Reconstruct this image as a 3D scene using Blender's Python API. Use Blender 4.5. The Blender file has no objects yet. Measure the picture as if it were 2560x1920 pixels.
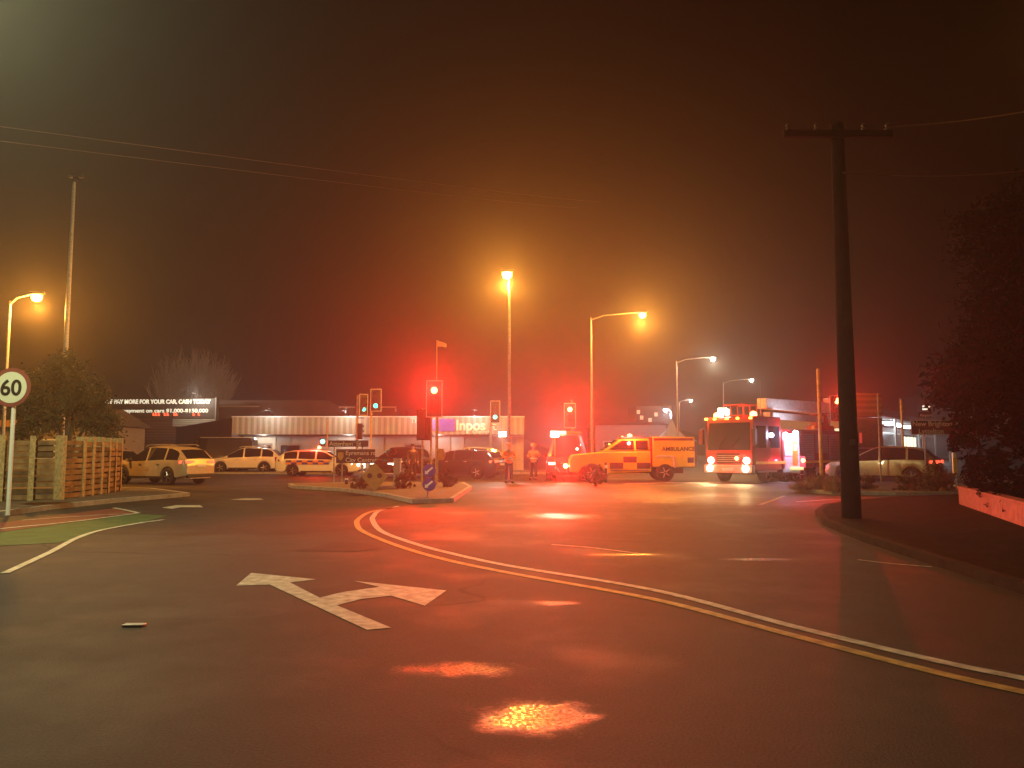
import bpy, bmesh, math, random
from mathutils import Vector, Matrix
random.seed(7)
R = math.radians
S = bpy.context.scene
COL = S.collection
# ------------------------------------------------------------------ camera, world, exposure
F = 1923.0; CH = 1.5; HOR = 1125.0
TH = math.atan((HOR - 960.0) / F)
cd = bpy.data.cameras.new('camera'); cam = bpy.data.objects.new('camera', cd); COL.objects.link(cam)
cam.location = (0, 0, CH); cam.rotation_euler = (R(90) + TH, 0, 0)
cd.sensor_width = 36; cd.lens = 36 * F / 2560; cd.clip_start = .05; cd.clip_end = 2000
S.camera = cam
S.view_settings.view_transform = 'Standard'; S.view_settings.look = 'None'
S.view_settings.exposure = -0.5; S.view_settings.gamma = 1
S.render.engine = 'CYCLES'
S.cycles.use_denoising = True
S.cycles.max_bounces = 5; S.cycles.diffuse_bounces = 2; S.cycles.glossy_bounces = 2
S.cycles.volume_bounces = 0; S.cycles.transparent_max_bounces = 6
S.cycles.sample_clamp_indirect = 3.0; S.cycles.sample_clamp_direct = 0
S.cycles.use_light_tree = True
HAZE = 0.0017; HAZE_G = 0.80
LP = 1.55       # overall lamp level

w = bpy.data.worlds.new('World'); S.world = w; w.use_nodes = True
nt = w.node_tree; nt.nodes.clear()
out = nt.nodes.new('ShaderNodeOutputWorld'); bg = nt.nodes.new('ShaderNodeBackground'); nt.links.new(bg.outputs[0], out.inputs[0])
# night cloud lit by the town: grey over the yard lamps to the west, dim red brown to the east
tc = nt.nodes.new('ShaderNodeTexCoord'); sp = nt.nodes.new('ShaderNodeSeparateXYZ'); nt.links.new(tc.outputs['Generated'], sp.inputs[0])
ns = nt.nodes.new('ShaderNodeTexNoise'); ns.inputs['Scale'].default_value = 1.6; ns.inputs['Detail'].default_value = 3
nt.links.new(tc.outputs['Generated'], ns.inputs['Vector'])
ma = nt.nodes.new('ShaderNodeMath'); ma.operation = 'MULTIPLY_ADD'; ma.inputs[1].default_value = .35
nt.links.new(ns.outputs['Fac'], ma.inputs[0]); nt.links.new(sp.outputs['X'], ma.inputs[2])
mr = nt.nodes.new('ShaderNodeMapRange'); mr.inputs['From Min'].default_value = -.55; mr.inputs['From Max'].default_value = .85
nt.links.new(ma.outputs[0], mr.inputs['Value'])
cr = nt.nodes.new('ShaderNodeValToRGB'); nt.links.new(mr.outputs[0], cr.inputs[0])
cr.color_ramp.elements[0].color = (.034, .024, .015, 1); cr.color_ramp.elements[0].position = 0
cr.color_ramp.elements[1].color = (.003, .0006, .0004, 1); cr.color_ramp.elements[1].position = 1
e = cr.color_ramp.elements.new(.42); e.color = (.018, .0065, .0035, 1)
nt.links.new(cr.outputs[0], bg.inputs['Color']); bg.inputs['Strength'].default_value = .6

# ------------------------------------------------------------------ picture -> place
def ray(px, py):
    x = (px - 1280) / F; u = (960 - py) / F
    return x, math.cos(TH) - math.sin(TH) * u, math.sin(TH) + math.cos(TH) * u
def at(px, py, Y):
    x, y, z = ray(px, py); t = Y / y
    return Vector((x * t, Y, CH + z * t))
def g(px, py, z=0.0):
    x, y, zz = ray(px, py); t = (z - CH) / zz
    return Vector((x * t, y * t, z))
def gd(py): return g(1280, py).y

# ------------------------------------------------------------------ materials
MATS = {}
def mat(name, col, rough=.6, metal=0., var=.15, scale=6., bump=0., bscale=60., coat=0., spec=.5):
    if name in MATS: return MATS[name]
    m = bpy.data.materials.new(name); m.use_nodes = True; n = m.node_tree; b = n.nodes['Principled BSDF']
    b.inputs['Roughness'].default_value = rough; b.inputs['Metallic'].default_value = metal
    b.inputs['Coat Weight'].default_value = coat; b.inputs['Specular IOR Level'].default_value = spec
    t = n.nodes.new('ShaderNodeTexCoord')
    a = n.nodes.new('ShaderNodeTexNoise'); a.inputs['Scale'].default_value = scale; a.inputs['Detail'].default_value = 5
    n.links.new(t.outputs['Object'], a.inputs['Vector'])
    r = n.nodes.new('ShaderNodeValToRGB')
    r.color_ramp.elements[0].position = .3; r.color_ramp.elements[1].position = .7
    r.color_ramp.elements[0].color = tuple(c * (1 - var) for c in col) + (1,)
    r.color_ramp.elements[1].color = tuple(min(1, c * (1 + var)) for c in col) + (1,)
    n.links.new(a.outputs['Fac'], r.inputs[0]); n.links.new(r.outputs[0], b.inputs['Base Color'])
    if bump:
        a2 = n.nodes.new('ShaderNodeTexNoise'); a2.inputs['Scale'].default_value = bscale; a2.inputs['Detail'].default_value = 3
        n.links.new(t.outputs['Object'], a2.inputs['Vector'])
        bp = n.nodes.new('ShaderNodeBump'); bp.inputs['Strength'].default_value = bump; bp.inputs['Distance'].default_value = .02
        n.links.new(a2.outputs['Fac'], bp.inputs['Height']); n.links.new(bp.outputs[0], b.inputs['Normal'])
    MATS[name] = m; return m
def emit(name, col, st):
    if name in MATS: return MATS[name]
    m = bpy.data.materials.new(name); m.use_nodes = True; b = m.node_tree.nodes['Principled BSDF']
    b.inputs['Base Color'].default_value = tuple(min(.8, c) for c in col) + (1,)
    b.inputs['Emission Color'].default_value = tuple(col) + (1,); b.inputs['Emission Strength'].default_value = st
    b.inputs['Roughness'].default_value = .3
    m.cycles.emission_sampling = 'NONE'
    MATS[name] = m; return m
def glassy(name, col=(.012, .013, .016)):
    return mat(name, col, rough=.06, var=.1, coat=.5)
def stripes(name, c1, c2, axis=0, period=.25, duty=.5, rough=.5, bump=.6):
    """ribbed sheet: ribs run along the other axis"""
    if name in MATS: return MATS[name]
    m = bpy.data.materials.new(name); m.use_nodes = True; n = m.node_tree; b = n.nodes['Principled BSDF']
    b.inputs['Roughness'].default_value = rough
    t = n.nodes.new('ShaderNodeTexCoord'); s = n.nodes.new('ShaderNodeSeparateXYZ'); n.links.new(t.outputs['Object'], s.inputs[0])
    d = n.nodes.new('ShaderNodeMath'); d.operation = 'DIVIDE'; d.inputs[1].default_value = period; n.links.new(s.outputs[axis], d.inputs[0])
    fr = n.nodes.new('ShaderNodeMath'); fr.operation = 'FRACT'; n.links.new(d.outputs[0], fr.inputs[0])
    pp = n.nodes.new('ShaderNodeMath'); pp.operation = 'PINGPONG'; pp.inputs[1].default_value = .5; n.links.new(fr.outputs[0], pp.inputs[0])
    r = n.nodes.new('ShaderNodeValToRGB'); n.links.new(pp.outputs[0], r.inputs[0])
    r.color_ramp.elements[0].position = duty * .5 - .03; r.color_ramp.elements[1].position = duty * .5 + .03
    r.color_ramp.elements[0].color = c1 + (1,); r.color_ramp.elements[1].color = c2 + (1,)
    no = n.nodes.new('ShaderNodeTexNoise'); no.inputs['Scale'].default_value = 1.3; no.inputs['Detail'].default_value = 4
    n.links.new(t.outputs['Object'], no.inputs['Vector'])
    mx = n.nodes.new('ShaderNodeMix'); mx.data_type = 'RGBA'; mx.blend_type = 'MULTIPLY'; mx.inputs[0].default_value = .35
    n.links.new(r.outputs[0], mx.inputs[6]); n.links.new(no.outputs['Color'], mx.inputs[7]); n.links.new(mx.outputs[2], b.inputs['Base Color'])
    bp = n.nodes.new('ShaderNodeBump'); bp.inputs['Strength'].default_value = bump; bp.inputs['Distance'].default_value = .05
    n.links.new(pp.outputs[0], bp.inputs['Height']); n.links.new(bp.outputs[0], b.inputs['Normal'])
    MATS[name] = m; return m
def asphalt(name, base, wet=()):
    m = bpy.data.materials.new(name); m.use_nodes = True; n = m.node_tree; b = n.nodes['Principled BSDF']; L = n.links
    N = n.nodes.new
    t = N('ShaderNodeTexCoord')
    def noise(sc, det=4, ro=.55):
        a = N('ShaderNodeTexNoise'); a.inputs['Scale'].default_value = sc; a.inputs['Detail'].default_value = det; a.inputs['Roughness'].default_value = ro
        L.new(t.outputs['Object'], a.inputs['Vector']); return a.outputs['Fac']
    def mth(op, a, b_=None, c=None, clamp=False):
        q = N('ShaderNodeMath'); q.operation = op; q.use_clamp = clamp
        for i, v in enumerate((a, b_, c)):
            if v is None: continue
            if isinstance(v, (int, float)): q.inputs[i].default_value = v
            else: L.new(v, q.inputs[i])
        return q.outputs[0]
    big = noise(.22, 4, .6); mid = noise(1.3, 6, .65); fine = noise(55, 2); grit = noise(140, 2)
    # wheel tracks and patches: broad blotches, old seal patches, fine chip
    v = mth('MULTIPLY_ADD', big, 1.1, mth('MULTIPLY', mid, .7)); v = mth('MULTIPLY_ADD', fine, 1.3, v)
    v = mth('MULTIPLY_ADD', grit, .7, v)
    rr = N('ShaderNodeMapRange'); rr.inputs['From Min'].default_value = 1.45; rr.inputs['From Max'].default_value = 2.35
    rr.inputs['To Min'].default_value = .5; rr.inputs['To Max'].default_value = 1.45; L.new(v, rr.inputs['Value'])
    cm = N('ShaderNodeVectorMath'); cm.operation = 'SCALE'; cm.inputs[0].default_value = base; L.new(rr.outputs[0], cm.inputs['Scale'])
    vo = N('ShaderNodeTexVoronoi'); vo.feature = 'DISTANCE_TO_EDGE'; vo.inputs['Scale'].default_value = .33
    vm = N('ShaderNodeMix'); vm.data_type = 'VECTOR'; vm.inputs[0].default_value = .35
    vn = N('ShaderNodeTexNoise'); vn.inputs['Scale'].default_value = 1.1; vn.inputs['Detail'].default_value = 6; L.new(t.outputs['Object'], vn.inputs['Vector'])
    L.new(t.outputs['Object'], vm.inputs[4]); L.new(vn.outputs['Color'], vm.inputs[5]); L.new(vm.outputs[1], vo.inputs['Vector'])
    crk = mth('MULTIPLY', mth('SUBTRACT', 1.0, mth('MULTIPLY', vo.outputs['Distance'], 120.), clamp=True), mth('MULTIPLY', mth('SUBTRACT', big, .48, clamp=True), 8.0, clamp=True))
    vp = N('ShaderNodeTexVoronoi'); vp.inputs['Scale'].default_value = .28; vp.distance = 'CHEBYCHEV'; L.new(vm.outputs[1], vp.inputs['Vector'])
    sepc = N('ShaderNodeSeparateColor'); L.new(vp.outputs['Color'], sepc.inputs[0])
    tone = mth('MULTIPLY_ADD', sepc.outputs[0], .42, .78)
    wsm = None; wetm = None; chip = noise(38, 3, .7)
    for (x, y, rx, ry, k) in wet:
        mp = N('ShaderNodeMapping'); mp.vector_type = 'POINT'
        mp.inputs['Location'].default_value = (-x / rx, -y / ry, 0); mp.inputs['Scale'].default_value = (1 / rx, 1 / ry, 0)
        L.new(t.outputs['Object'], mp.inputs[0])
        ln = N('ShaderNodeVectorMath'); ln.operation = 'LENGTH'; L.new(mp.outputs[0], ln.inputs[0])
        dd = mth('MULTIPLY_ADD', mth('SUBTRACT', noise(4.5, 5, .7), .5), 2.0, ln.outputs['Value'])
        q = mth('MULTIPLY', mth('SUBTRACT', 1.25, dd, clamp=True), 1.5, clamp=True); wsm = q if wsm is None else mth('MAXIMUM', wsm, q); q = mth('MULTIPLY', mth('MULTIPLY', q, k), mth('MULTIPLY', mth('SUBTRACT', chip, .34, clamp=True), 4.5, clamp=True))
        wetm = q if wetm is None else mth('MAXIMUM', wetm, q)
    if wetm is None: wetm = wsm = mth('MULTIPLY', big, 0)
    dk = mth('MULTIPLY', mth('MULTIPLY', tone, mth('SUBTRACT', 1.0, mth('MULTIPLY', crk, .7))), mth('SUBTRACT', 1.0, mth('MULTIPLY', wetm, .45)))
    cm2 = N('ShaderNodeVectorMath'); cm2.operation = 'SCALE'; L.new(cm.outputs[0], cm2.inputs[0]); L.new(dk, cm2.inputs['Scale'])
    L.new(cm2.outputs[0], b.inputs['Base Color'])
    damp = mth('MULTIPLY', mth('SUBTRACT', noise(.5, 5, .6), .5, clamp=True), .8, clamp=True)
    ro = mth('SUBTRACT', .74, damp); ro = mth('SUBTRACT', ro, mth('MULTIPLY', wetm, .54)); L.new(ro, b.inputs['Roughness']); L.new(mth('MULTIPLY_ADD', wetm, .4, .28), b.inputs['Specular IOR Level'])
    bp = N('ShaderNodeBump'); bp.inputs['Distance'].default_value = .006; bp.inputs['Strength'].default_value = 1.
    L.new(mth('MULTIPLY', mth('MULTIPLY_ADD', grit, .7, fine), mth('MULTIPLY_ADD', wsm, -.88, 1.0)), bp.inputs['Height']); L.new(bp.outputs[0], b.inputs['Normal'])
    return m

BLACK = mat('black_plastic', (.012, .012, .013), .5)
RUBBER = mat('tyre_rubber', (.015, .015, .015), .8, bump=.3)
DARKMETAL = mat('dark_metal', (.03, .03, .032), .45, .3)
GALV = mat('galvanised_steel', (.32, .32, .30), .45, .5, var=.25, scale=12)
ALLOY = mat('alloy_rim', (.45, .45, .47), .3, .8)
GLASS = glassy('tinted_glass')
WHITEP = mat('white_paint', (.75, .75, .72), .35, var=.06, coat=.3)
ROADWHITE = mat('worn_white_line_paint', (.44, .43, .36), .65, var=.40, scale=9, bump=.3)
ROADYEL = mat('worn_yellow_line_paint', (.40, .28, .10), .65, var=.38, scale=9, bump=.3)
POLEYEL = mat('painted_signal_pole', (.42, .30, .12), .5, var=.3, scale=8)
CONC = mat('pale_kerb_concrete', (.34, .32, .28), .8, var=.25, scale=5, bump=.4)
SODIUM = (1., .37, .045); WARM = (1., .66, .26); COOL = (.80, .93, 1.0)

# ------------------------------------------------------------------ mesh tools
class MB:
    def __init__(s): s.v = []; s.f = []; s.m = []
    def add(s, vs, fs, m=0):
        o = len(s.v); s.v += [tuple(x) for x in vs]
        for f in fs: s.f.append([o + i for i in f]); s.m.append(m)
    def box(s, x0, x1, y0, y1, z0, z1, m=0):
        vs = [(x, y, z) for z in (z0, z1) for y in (y0, y1) for x in (x0, x1)]
        s.add(vs, [(0, 2, 3, 1), (4, 5, 7, 6), (0, 1, 5, 4), (2, 6, 7, 3), (0, 4, 6, 2), (1, 3, 7, 5)], m); return s
    def path(s, pts, rs, n=8, m=0, caps=True):
        pts = [Vector(p) for p in pts]
        if isinstance(rs, (int, float)): rs = [rs] * len(pts)
        rings = []; up = Vector((0, 0, 1)); prev = None
        for i, p in enumerate(pts):
            d = (pts[min(i + 1, len(pts) - 1)] - pts[max(i - 1, 0)]).normalized()
            if prev is None:
                a = d.orthogonal().normalized()
            else:
                a = (prev - d * prev.dot(d)); a = a.normalized() if a.length > 1e-6 else d.orthogonal().normalized()
            prev = a; b = d.cross(a)
            rings.append([p + (a * math.cos(2 * math.pi * k / n) + b * math.sin(2 * math.pi * k / n)) * rs[i] for k in range(n)])
        s.loft(rings, m=m, caps=caps); return s
    def tube(s, p0, p1, r0, r1=None, n=10, m=0): return s.path([p0, p1], [r0, r0 if r1 is None else r1], n, m)
    def loft(s, rings, m=0, caps=True, closed=True):
        n = len(rings[0]); vs = [p for r in rings for p in r]; fs = []
        for i in range(len(rings) - 1):
            for k in range(n if closed else n - 1):
                k2 = (k + 1) % n; fs.append((i * n + k, i * n + k2, (i + 1) * n + k2, (i + 1) * n + k))
        if caps: fs.append(tuple(reversed(range(n)))); fs.append(tuple(range((len(rings) - 1) * n, len(rings) * n)))
        s.add(vs, fs, m); return s
    def lathe(s, prof, c=(0, 0, 0), axis='z', n=20, m=0, caps=True):
        rings = []
        for r, h in prof:
            ring = []
            for k in range(n):
                a = 2 * math.pi * k / n; x, y = r * math.cos(a), r * math.sin(a)
                p = {'z': (x, y, h), 'y': (x, h, y), 'x': (h, x, y)}[axis]
                ring.append((p[0] + c[0], p[1] + c[1], p[2] + c[2]))
            rings.append(ring)
        s.loft(rings, m=m, caps=caps); return s
    def prism(s, poly, ext, m=0):
        n = len(poly); a = [Vector(p) for p in poly]; b = [p + Vector(ext) for p in a]
        s.add(a + b, [tuple(range(n))[::-1], tuple(range(n, 2 * n))] + [(i, (i + 1) % n, n + (i + 1) % n, n + i) for i in range(n)], m); return s
    def quad(s, a, b, c, d, m=0): s.add([a, b, c, d], [(0, 1, 2, 3)], m); return s
    def build(s, name, mats, parent=None, bevel=0, smooth=35, loc=None, rot=None):
        me = bpy.data.meshes.new(name); me.from_pydata([tuple(v) for v in s.v], [], s.f)
        if not isinstance(mats, (list, tuple)): mats = [mats]
        for q in mats: me.materials.append(q)
        me.polygons.foreach_set('material_index', s.m)
        bm = bmesh.new(); bm.from_mesh(me); bmesh.ops.recalc_face_normals(bm, faces=bm.faces); bm.to_mesh(me); bm.free()
        if smooth:
            me.polygons.foreach_set('use_smooth', [True] * len(me.polygons)); me.set_sharp_from_angle(angle=R(smooth))
        me.update()
        o = bpy.data.objects.new(name, me); COL.objects.link(o)
        if parent: o.parent = parent
        if loc is not None: o.location = loc
        if rot is not None: o.rotation_euler = rot
        if bevel:
            bv = o.modifiers.new('bevel', 'BEVEL'); bv.width = bevel; bv.segments = 2; bv.limit_method = 'ANGLE'; bv.angle_limit = R(40)
        return o
def thing(name, label, cat, loc=(0, 0, 0), rz=0, group=None):
    o = bpy.data.objects.new(name, None); COL.objects.link(o); o.empty_display_size = .3
    o.location = loc; o.rotation_euler = (0, 0, rz); tag(o, label, cat, group); return o
def tag(o, label, cat, group=None):
    o['label'] = label; o['category'] = cat
    if group: o['group'] = group
    return o
def struct(o): o['kind'] = 'structure'; return o
def light(parent, loc, col, power, rad=.08, kind='POINT', aim=None, cone=120, name='lamp_light'):
    l = bpy.data.lights.new(name, kind); l.color = col; l.energy = power * LP; l.shadow_soft_size = rad
    o = bpy.data.objects.new(name, l); COL.objects.link(o); o.parent = parent; o.location = loc
    if kind == 'SPOT':
        l.spot_size = R(cone); l.spot_blend = .5
    if aim is not None:
        o.rotation_euler = Vector(aim).to_track_quat('-Z', 'Y').to_euler()
    return o
def text_obj(s, size, parent, loc, m, name='lettering', bold=.0, ext=.006, rz=0, sx=1., align='LEFT'):
    c = bpy.data.curves.new('t', 'FONT'); c.body = s; c.size = size; c.offset = bold * size; c.extrude = ext; c.align_x = align
    t = bpy.data.objects.new('t', c); COL.objects.link(t)
    me = bpy.data.meshes.new_from_object(t); bpy.data.objects.remove(t); me.name = name
    me.materials.clear(); me.materials.append(m)
    me.transform(Matrix.Rotation(R(90), 4, 'X')); me.transform(Matrix.Diagonal((sx, 1, 1, 1)))
    o = bpy.data.objects.new(name, me); COL.objects.link(o); o.parent = parent; o.location = loc; o.rotation_euler = (0, 0, rz)
    return o
def smooth_line(pts, k=8):
    P = [Vector(p) for p in pts]; P = [P[0] * 2 - P[1]] + P + [P[-1] * 2 - P[-2]]; o = []
    for i in range(1, len(P) - 2):
        for j in range(k):
            t = j / k; a, b, c, d = P[i - 1:i + 3]
            o.append(.5 * ((2 * b) + (c - a) * t + (2 * a - 5 * b + 4 * c - d) * t * t + (3 * b - a - 3 * c + d) * t ** 3))
    o.append(P[-2]); return o
def strip(pts, wd, z):
    """flat painted band"""
    mb = MB(); L = []; Q = []
    for i, p in enumerate(pts):
        d = (pts[min(i + 1, len(pts) - 1)] - pts[max(i - 1, 0)]); d.z = 0; d.normalize(); nrm = Vector((-d.y, d.x, 0))
        wv = wd[i] if isinstance(wd, list) else wd
        L.append(p + nrm * wv / 2); Q.append(p - nrm * wv / 2)
    n = len(pts); vs = [Vector((p.x, p.y, z)) for p in L + Q]
    mb.add(vs, [(i, i + 1, n + i + 1, n + i) for i in range(n - 1)]); return mb

# ------------------------------------------------------------------ THE SETTING
GR = MB(); GR.quad((-200, -30, -.16), (200, -30, -.16), (200, 300, -.16), (-200, 300, -.16))
struct(GR.build('ground', mat('dark_earth', (.045, .035, .025), .95, bump=.6, bscale=8), smooth=0))
pw = g(1335, 1790); pr = g(1150, 1672); pe = g(1900, 1398); pf = g(1560, 1386); ph = g(1390, 1507)
wet = [(pw.x + .02, pw.y, .32, .27, 1.0), (pr.x, pr.y, .40, .16, .55), (pe.x, pe.y, .45, .13, .9), (pf.x, pf.y, .5, .10, .8),
       (ph.x, ph.y, .22, .10, .5), (g(1400, 1290).x, g(1400, 1290).y, .8, .8, .7), (g(1800, 1245).x, g(1800, 1245).y, 3.2, 3.4, .4)]
ASPH = asphalt('road_asphalt', (.042, .040, .036), wet)
RD = MB(); RD.quad((-75, -8, 0), (75, -8, 0), (75, 150, 0), (-75, 150, 0))
struct(RD.build('road', ASPH, smooth=0))
# low hills shut off the view
HL = MB(); rings = []
for i in range(61):
    a = -190 + i * 380 / 60.; h = 5 + 3.0 * math.sin(i * .5) + 2.0 * math.sin(i * 1.3 + 1)
    rings.append([(a, 262, -.2), (a, 272, h * .8), (a, 282, h), (a, 296, -.2)])
HL.loft(rings, caps=True, closed=True)
struct(HL.build('hills', mat('dark_hill_scrub', (.02, .018, .012), .95)))

def marking(name_pts, wd, m, label=None, z=.004, k=8):
    o = strip(smooth_line([g(*p) for p in name_pts], k), wd, z).build('road_marking', m, smooth=0); struct(o); return o
yl = [(984, 1269), (926, 1280), (896, 1298), (893, 1312), (908, 1329), (984, 1361), (1100, 1396), (1280, 1434), (1627, 1497), (1974, 1587), (2322, 1677), (2560, 1731), (2950, 1815)]
wl = [(995, 1266), (949, 1277), (934, 1290), (932, 1302), (955, 1329), (1042, 1361), (1150, 1389), (1280, 1416), (1627, 1474), (1974, 1564), (2322, 1648), (2560, 1697), (2950, 1775)]
marking(yl, .115, ROADYEL); marking(wl, .115, ROADWHITE)
arrow = [(590, 1464), (628, 1432), (790, 1448), (725, 1456), (799, 1494), (856, 1480), (949, 1467), (885, 1452), (1116, 1476), (1062, 1514), (978, 1489), (905, 1497), (842, 1513), (978, 1569), (917, 1574), (674, 1461)]
a = MB(); a.add([g(x, y, .004) for x, y in arrow], [tuple(range(len(arrow)))]); struct(a.build('road_arrow', ROADWHITE, smooth=0))
for pts in ([(405, 1269), (440, 1263), (500, 1263), (508, 1268), (450, 1268), (430, 1272)], [(575, 1249), (610, 1246), (650, 1246), (660, 1249), (620, 1250)]):
    a = MB(); a.add([g(x, y, .004) for x, y in pts], [tuple(range(len(pts)))]); struct(a.build('road_arrow', ROADWHITE, smooth=0))
# cycle lane: red seal, green seal, white lines
REDL = mat('red_seal', (.16, .045, .03), .75, var=.25, scale=3, bump=.5, bscale=90); GRNL = mat('green_seal', (.045, .095, .032), .75, var=.25, scale=3, bump=.5, bscale=90)
def sheet(name, pts, m, z):
    a = MB(); a.add([g(x, y, z) for x, y in pts], [tuple(range(len(pts)))]); return struct(a.build(name, m, smooth=0))
sheet('cycle_lane', [(-400, 1370), (0, 1307), (150, 1287), (285, 1271), (345, 1284), (170, 1307), (0, 1330), (-400, 1400)], REDL, .004)
sheet('cycle_lane', [(-400, 1400), (0, 1331), (170, 1308), (345, 1285), (420, 1289), (340, 1309), (250, 1325), (215, 1343), (140, 1357), (0, 1364), (-400, 1400)], GRNL, .005)
marking([(-200, 1350), (0, 1323), (170, 1306), (345, 1284)], .09, ROADWHITE, z=.009)
marking([(55, 1302), (180, 1293), (345, 1283.5)], .07, ROADWHITE, z=.013)
marking([(284, 1271), (315, 1277), (347, 1284)], .10, ROADWHITE, z=.017)
marking([(12, 1434), (75, 1405), (130, 1379), (190, 1347), (250, 1327), (345, 1309), (410, 1300)], .10, ROADWHITE, z=.009)
marking([(1990, 1255), (2100, 1249), (2250, 1253), (2400, 1258)], .10, ROADWHITE, z=.006)
marking([(1560, 1210), (1700, 1207), (1990, 1206)], .30, ROADWHITE, z=.006)
marking([(2145, 1400), (2230, 1410), (2330, 1418)], .05, ROADWHITE, z=.006)
marking([(1380, 1362), (1480, 1370), (1600, 1385)], .05, ROADWHITE, z=.006)
marking([(1900, 1262), (1935, 1250), (1960, 1240)], .12, ROADWHITE, z=.006)
sheet('road_patch', [(740, 1377), (800, 1365), (830, 1355), (900, 1357), (940, 1364), (955, 1371), (900, 1378)], asphalt('patch_asphalt', (.030, .028, .026)), .004)
mk = MB(); c0 = g(335, 1566); mk.box(c0.x - .09, c0.x + .09, c0.y - .04, c0.y + .04, .004, .022)
tag(mk.build('road_stud', WHITEP, bevel=.006), 'small white raised stud on the near left lane', 'road stud')

def raised(name, pts, h, topm, kerbm=CONC, kw=.14, world=False):
    P = [Vector((p[0], p[1], 0)) for p in pts] if world else [g(*p) for p in pts]
    n = len(P)
    area = sum(P[i].x * P[(i + 1) % n].y - P[(i + 1) % n].x * P[i].y for i in range(n))
    if area < 0: P.reverse()
    inn = []
    for i in range(n):
        d1 = (P[i] - P[i - 1]).normalized(); d2 = (P[(i + 1) % n] - P[i]).normalized()
        n1 = Vector((-d1.y, d1.x, 0)); n2 = Vector((-d2.y, d2.x, 0)); m_ = (n1 + n2)
        m_ = m_.normalized() if m_.length > 1e-4 else n1
        inn.append(P[i] + m_ * kw / max(.4, m_.dot(n1)))
    top = MB(); top.add([(p.x, p.y, h - .004) for p in inn], [tuple(range(n))])
    struct(top.build(name, topm, smooth=0))
    k = MB()
    vs = [(p.x, p.y, -.05) for p in P] + [(p.x, p.y, h) for p in P] + [(p.x, p.y, h) for p in inn] + [(p.x, p.y, h - .05) for p in inn]
    fs = []
    for i in range(n):
        j = (i + 1) % n; fs += [(i, j, n + j, n + i), (n + i, n + j, 2 * n + j, 2 * n + i), (2 * n + i, 2 * n + j, 3 * n + j, 3 * n + i)]
    k.add(vs, fs); struct(k.build('kerb', kerbm, smooth=0))
GRASSD = mat('dark_turf', (.014, .013, .007), 1., var=.4, scale=5, bump=.8, bscale=40, spec=.05)
PATH = mat('footpath_asphalt', (.085, .072, .055), .85, var=.3, scale=3, bump=.4)
# left verge (kerb traced along the road), then right verge, the far corner and the island
raised('footpath', [(475, 1241), (290, 1257), (130, 1274), (0, 1292), (-500, 1372), (-1900, 1372), (-900, 1222), (200, 1222), (380, 1228)], .12, PATH)
rv = [g(*p) for p in [(2420, 1243), (2250, 1251), (2120, 1261), (2060, 1272), (2038, 1288), (2055, 1312), (2150, 1352), (2340, 1416), (2600, 1500), (3000, 1640)]]
raised('verge', [(p.x, p.y) for p in rv] + [(40, 3), (40, 27), (22, 26)], .12, GRASSD, mat('dark_kerb', (.028, .024, .018), 1., spec=.08, var=.3, bump=.4), world=True)
raised('footpath', [(1985, 1229), (2080, 1236), (2240, 1239), (2420, 1238), (2900, 1236), (2700, 1195), (2080, 1194)], .12, PATH)
raised('traffic_island', [(1030, 1259), (1135, 1256), (1142, 1250), (1180, 1223), (1160, 1212), (880, 1212), (720, 1216), (730, 1221), (860, 1229), (960, 1243)], .12, mat('island_paving', (.16, .12, .09), .85, var=.3, bump=.4))
fy = 47.
raised('footpath', [(-60, fy + 4), (-20, fy + 1.5), (0, fy + 1), (9, fy + 1.5), (9, fy + 6), (-60, fy + 6.5)], .12, PATH, world=True)

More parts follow.
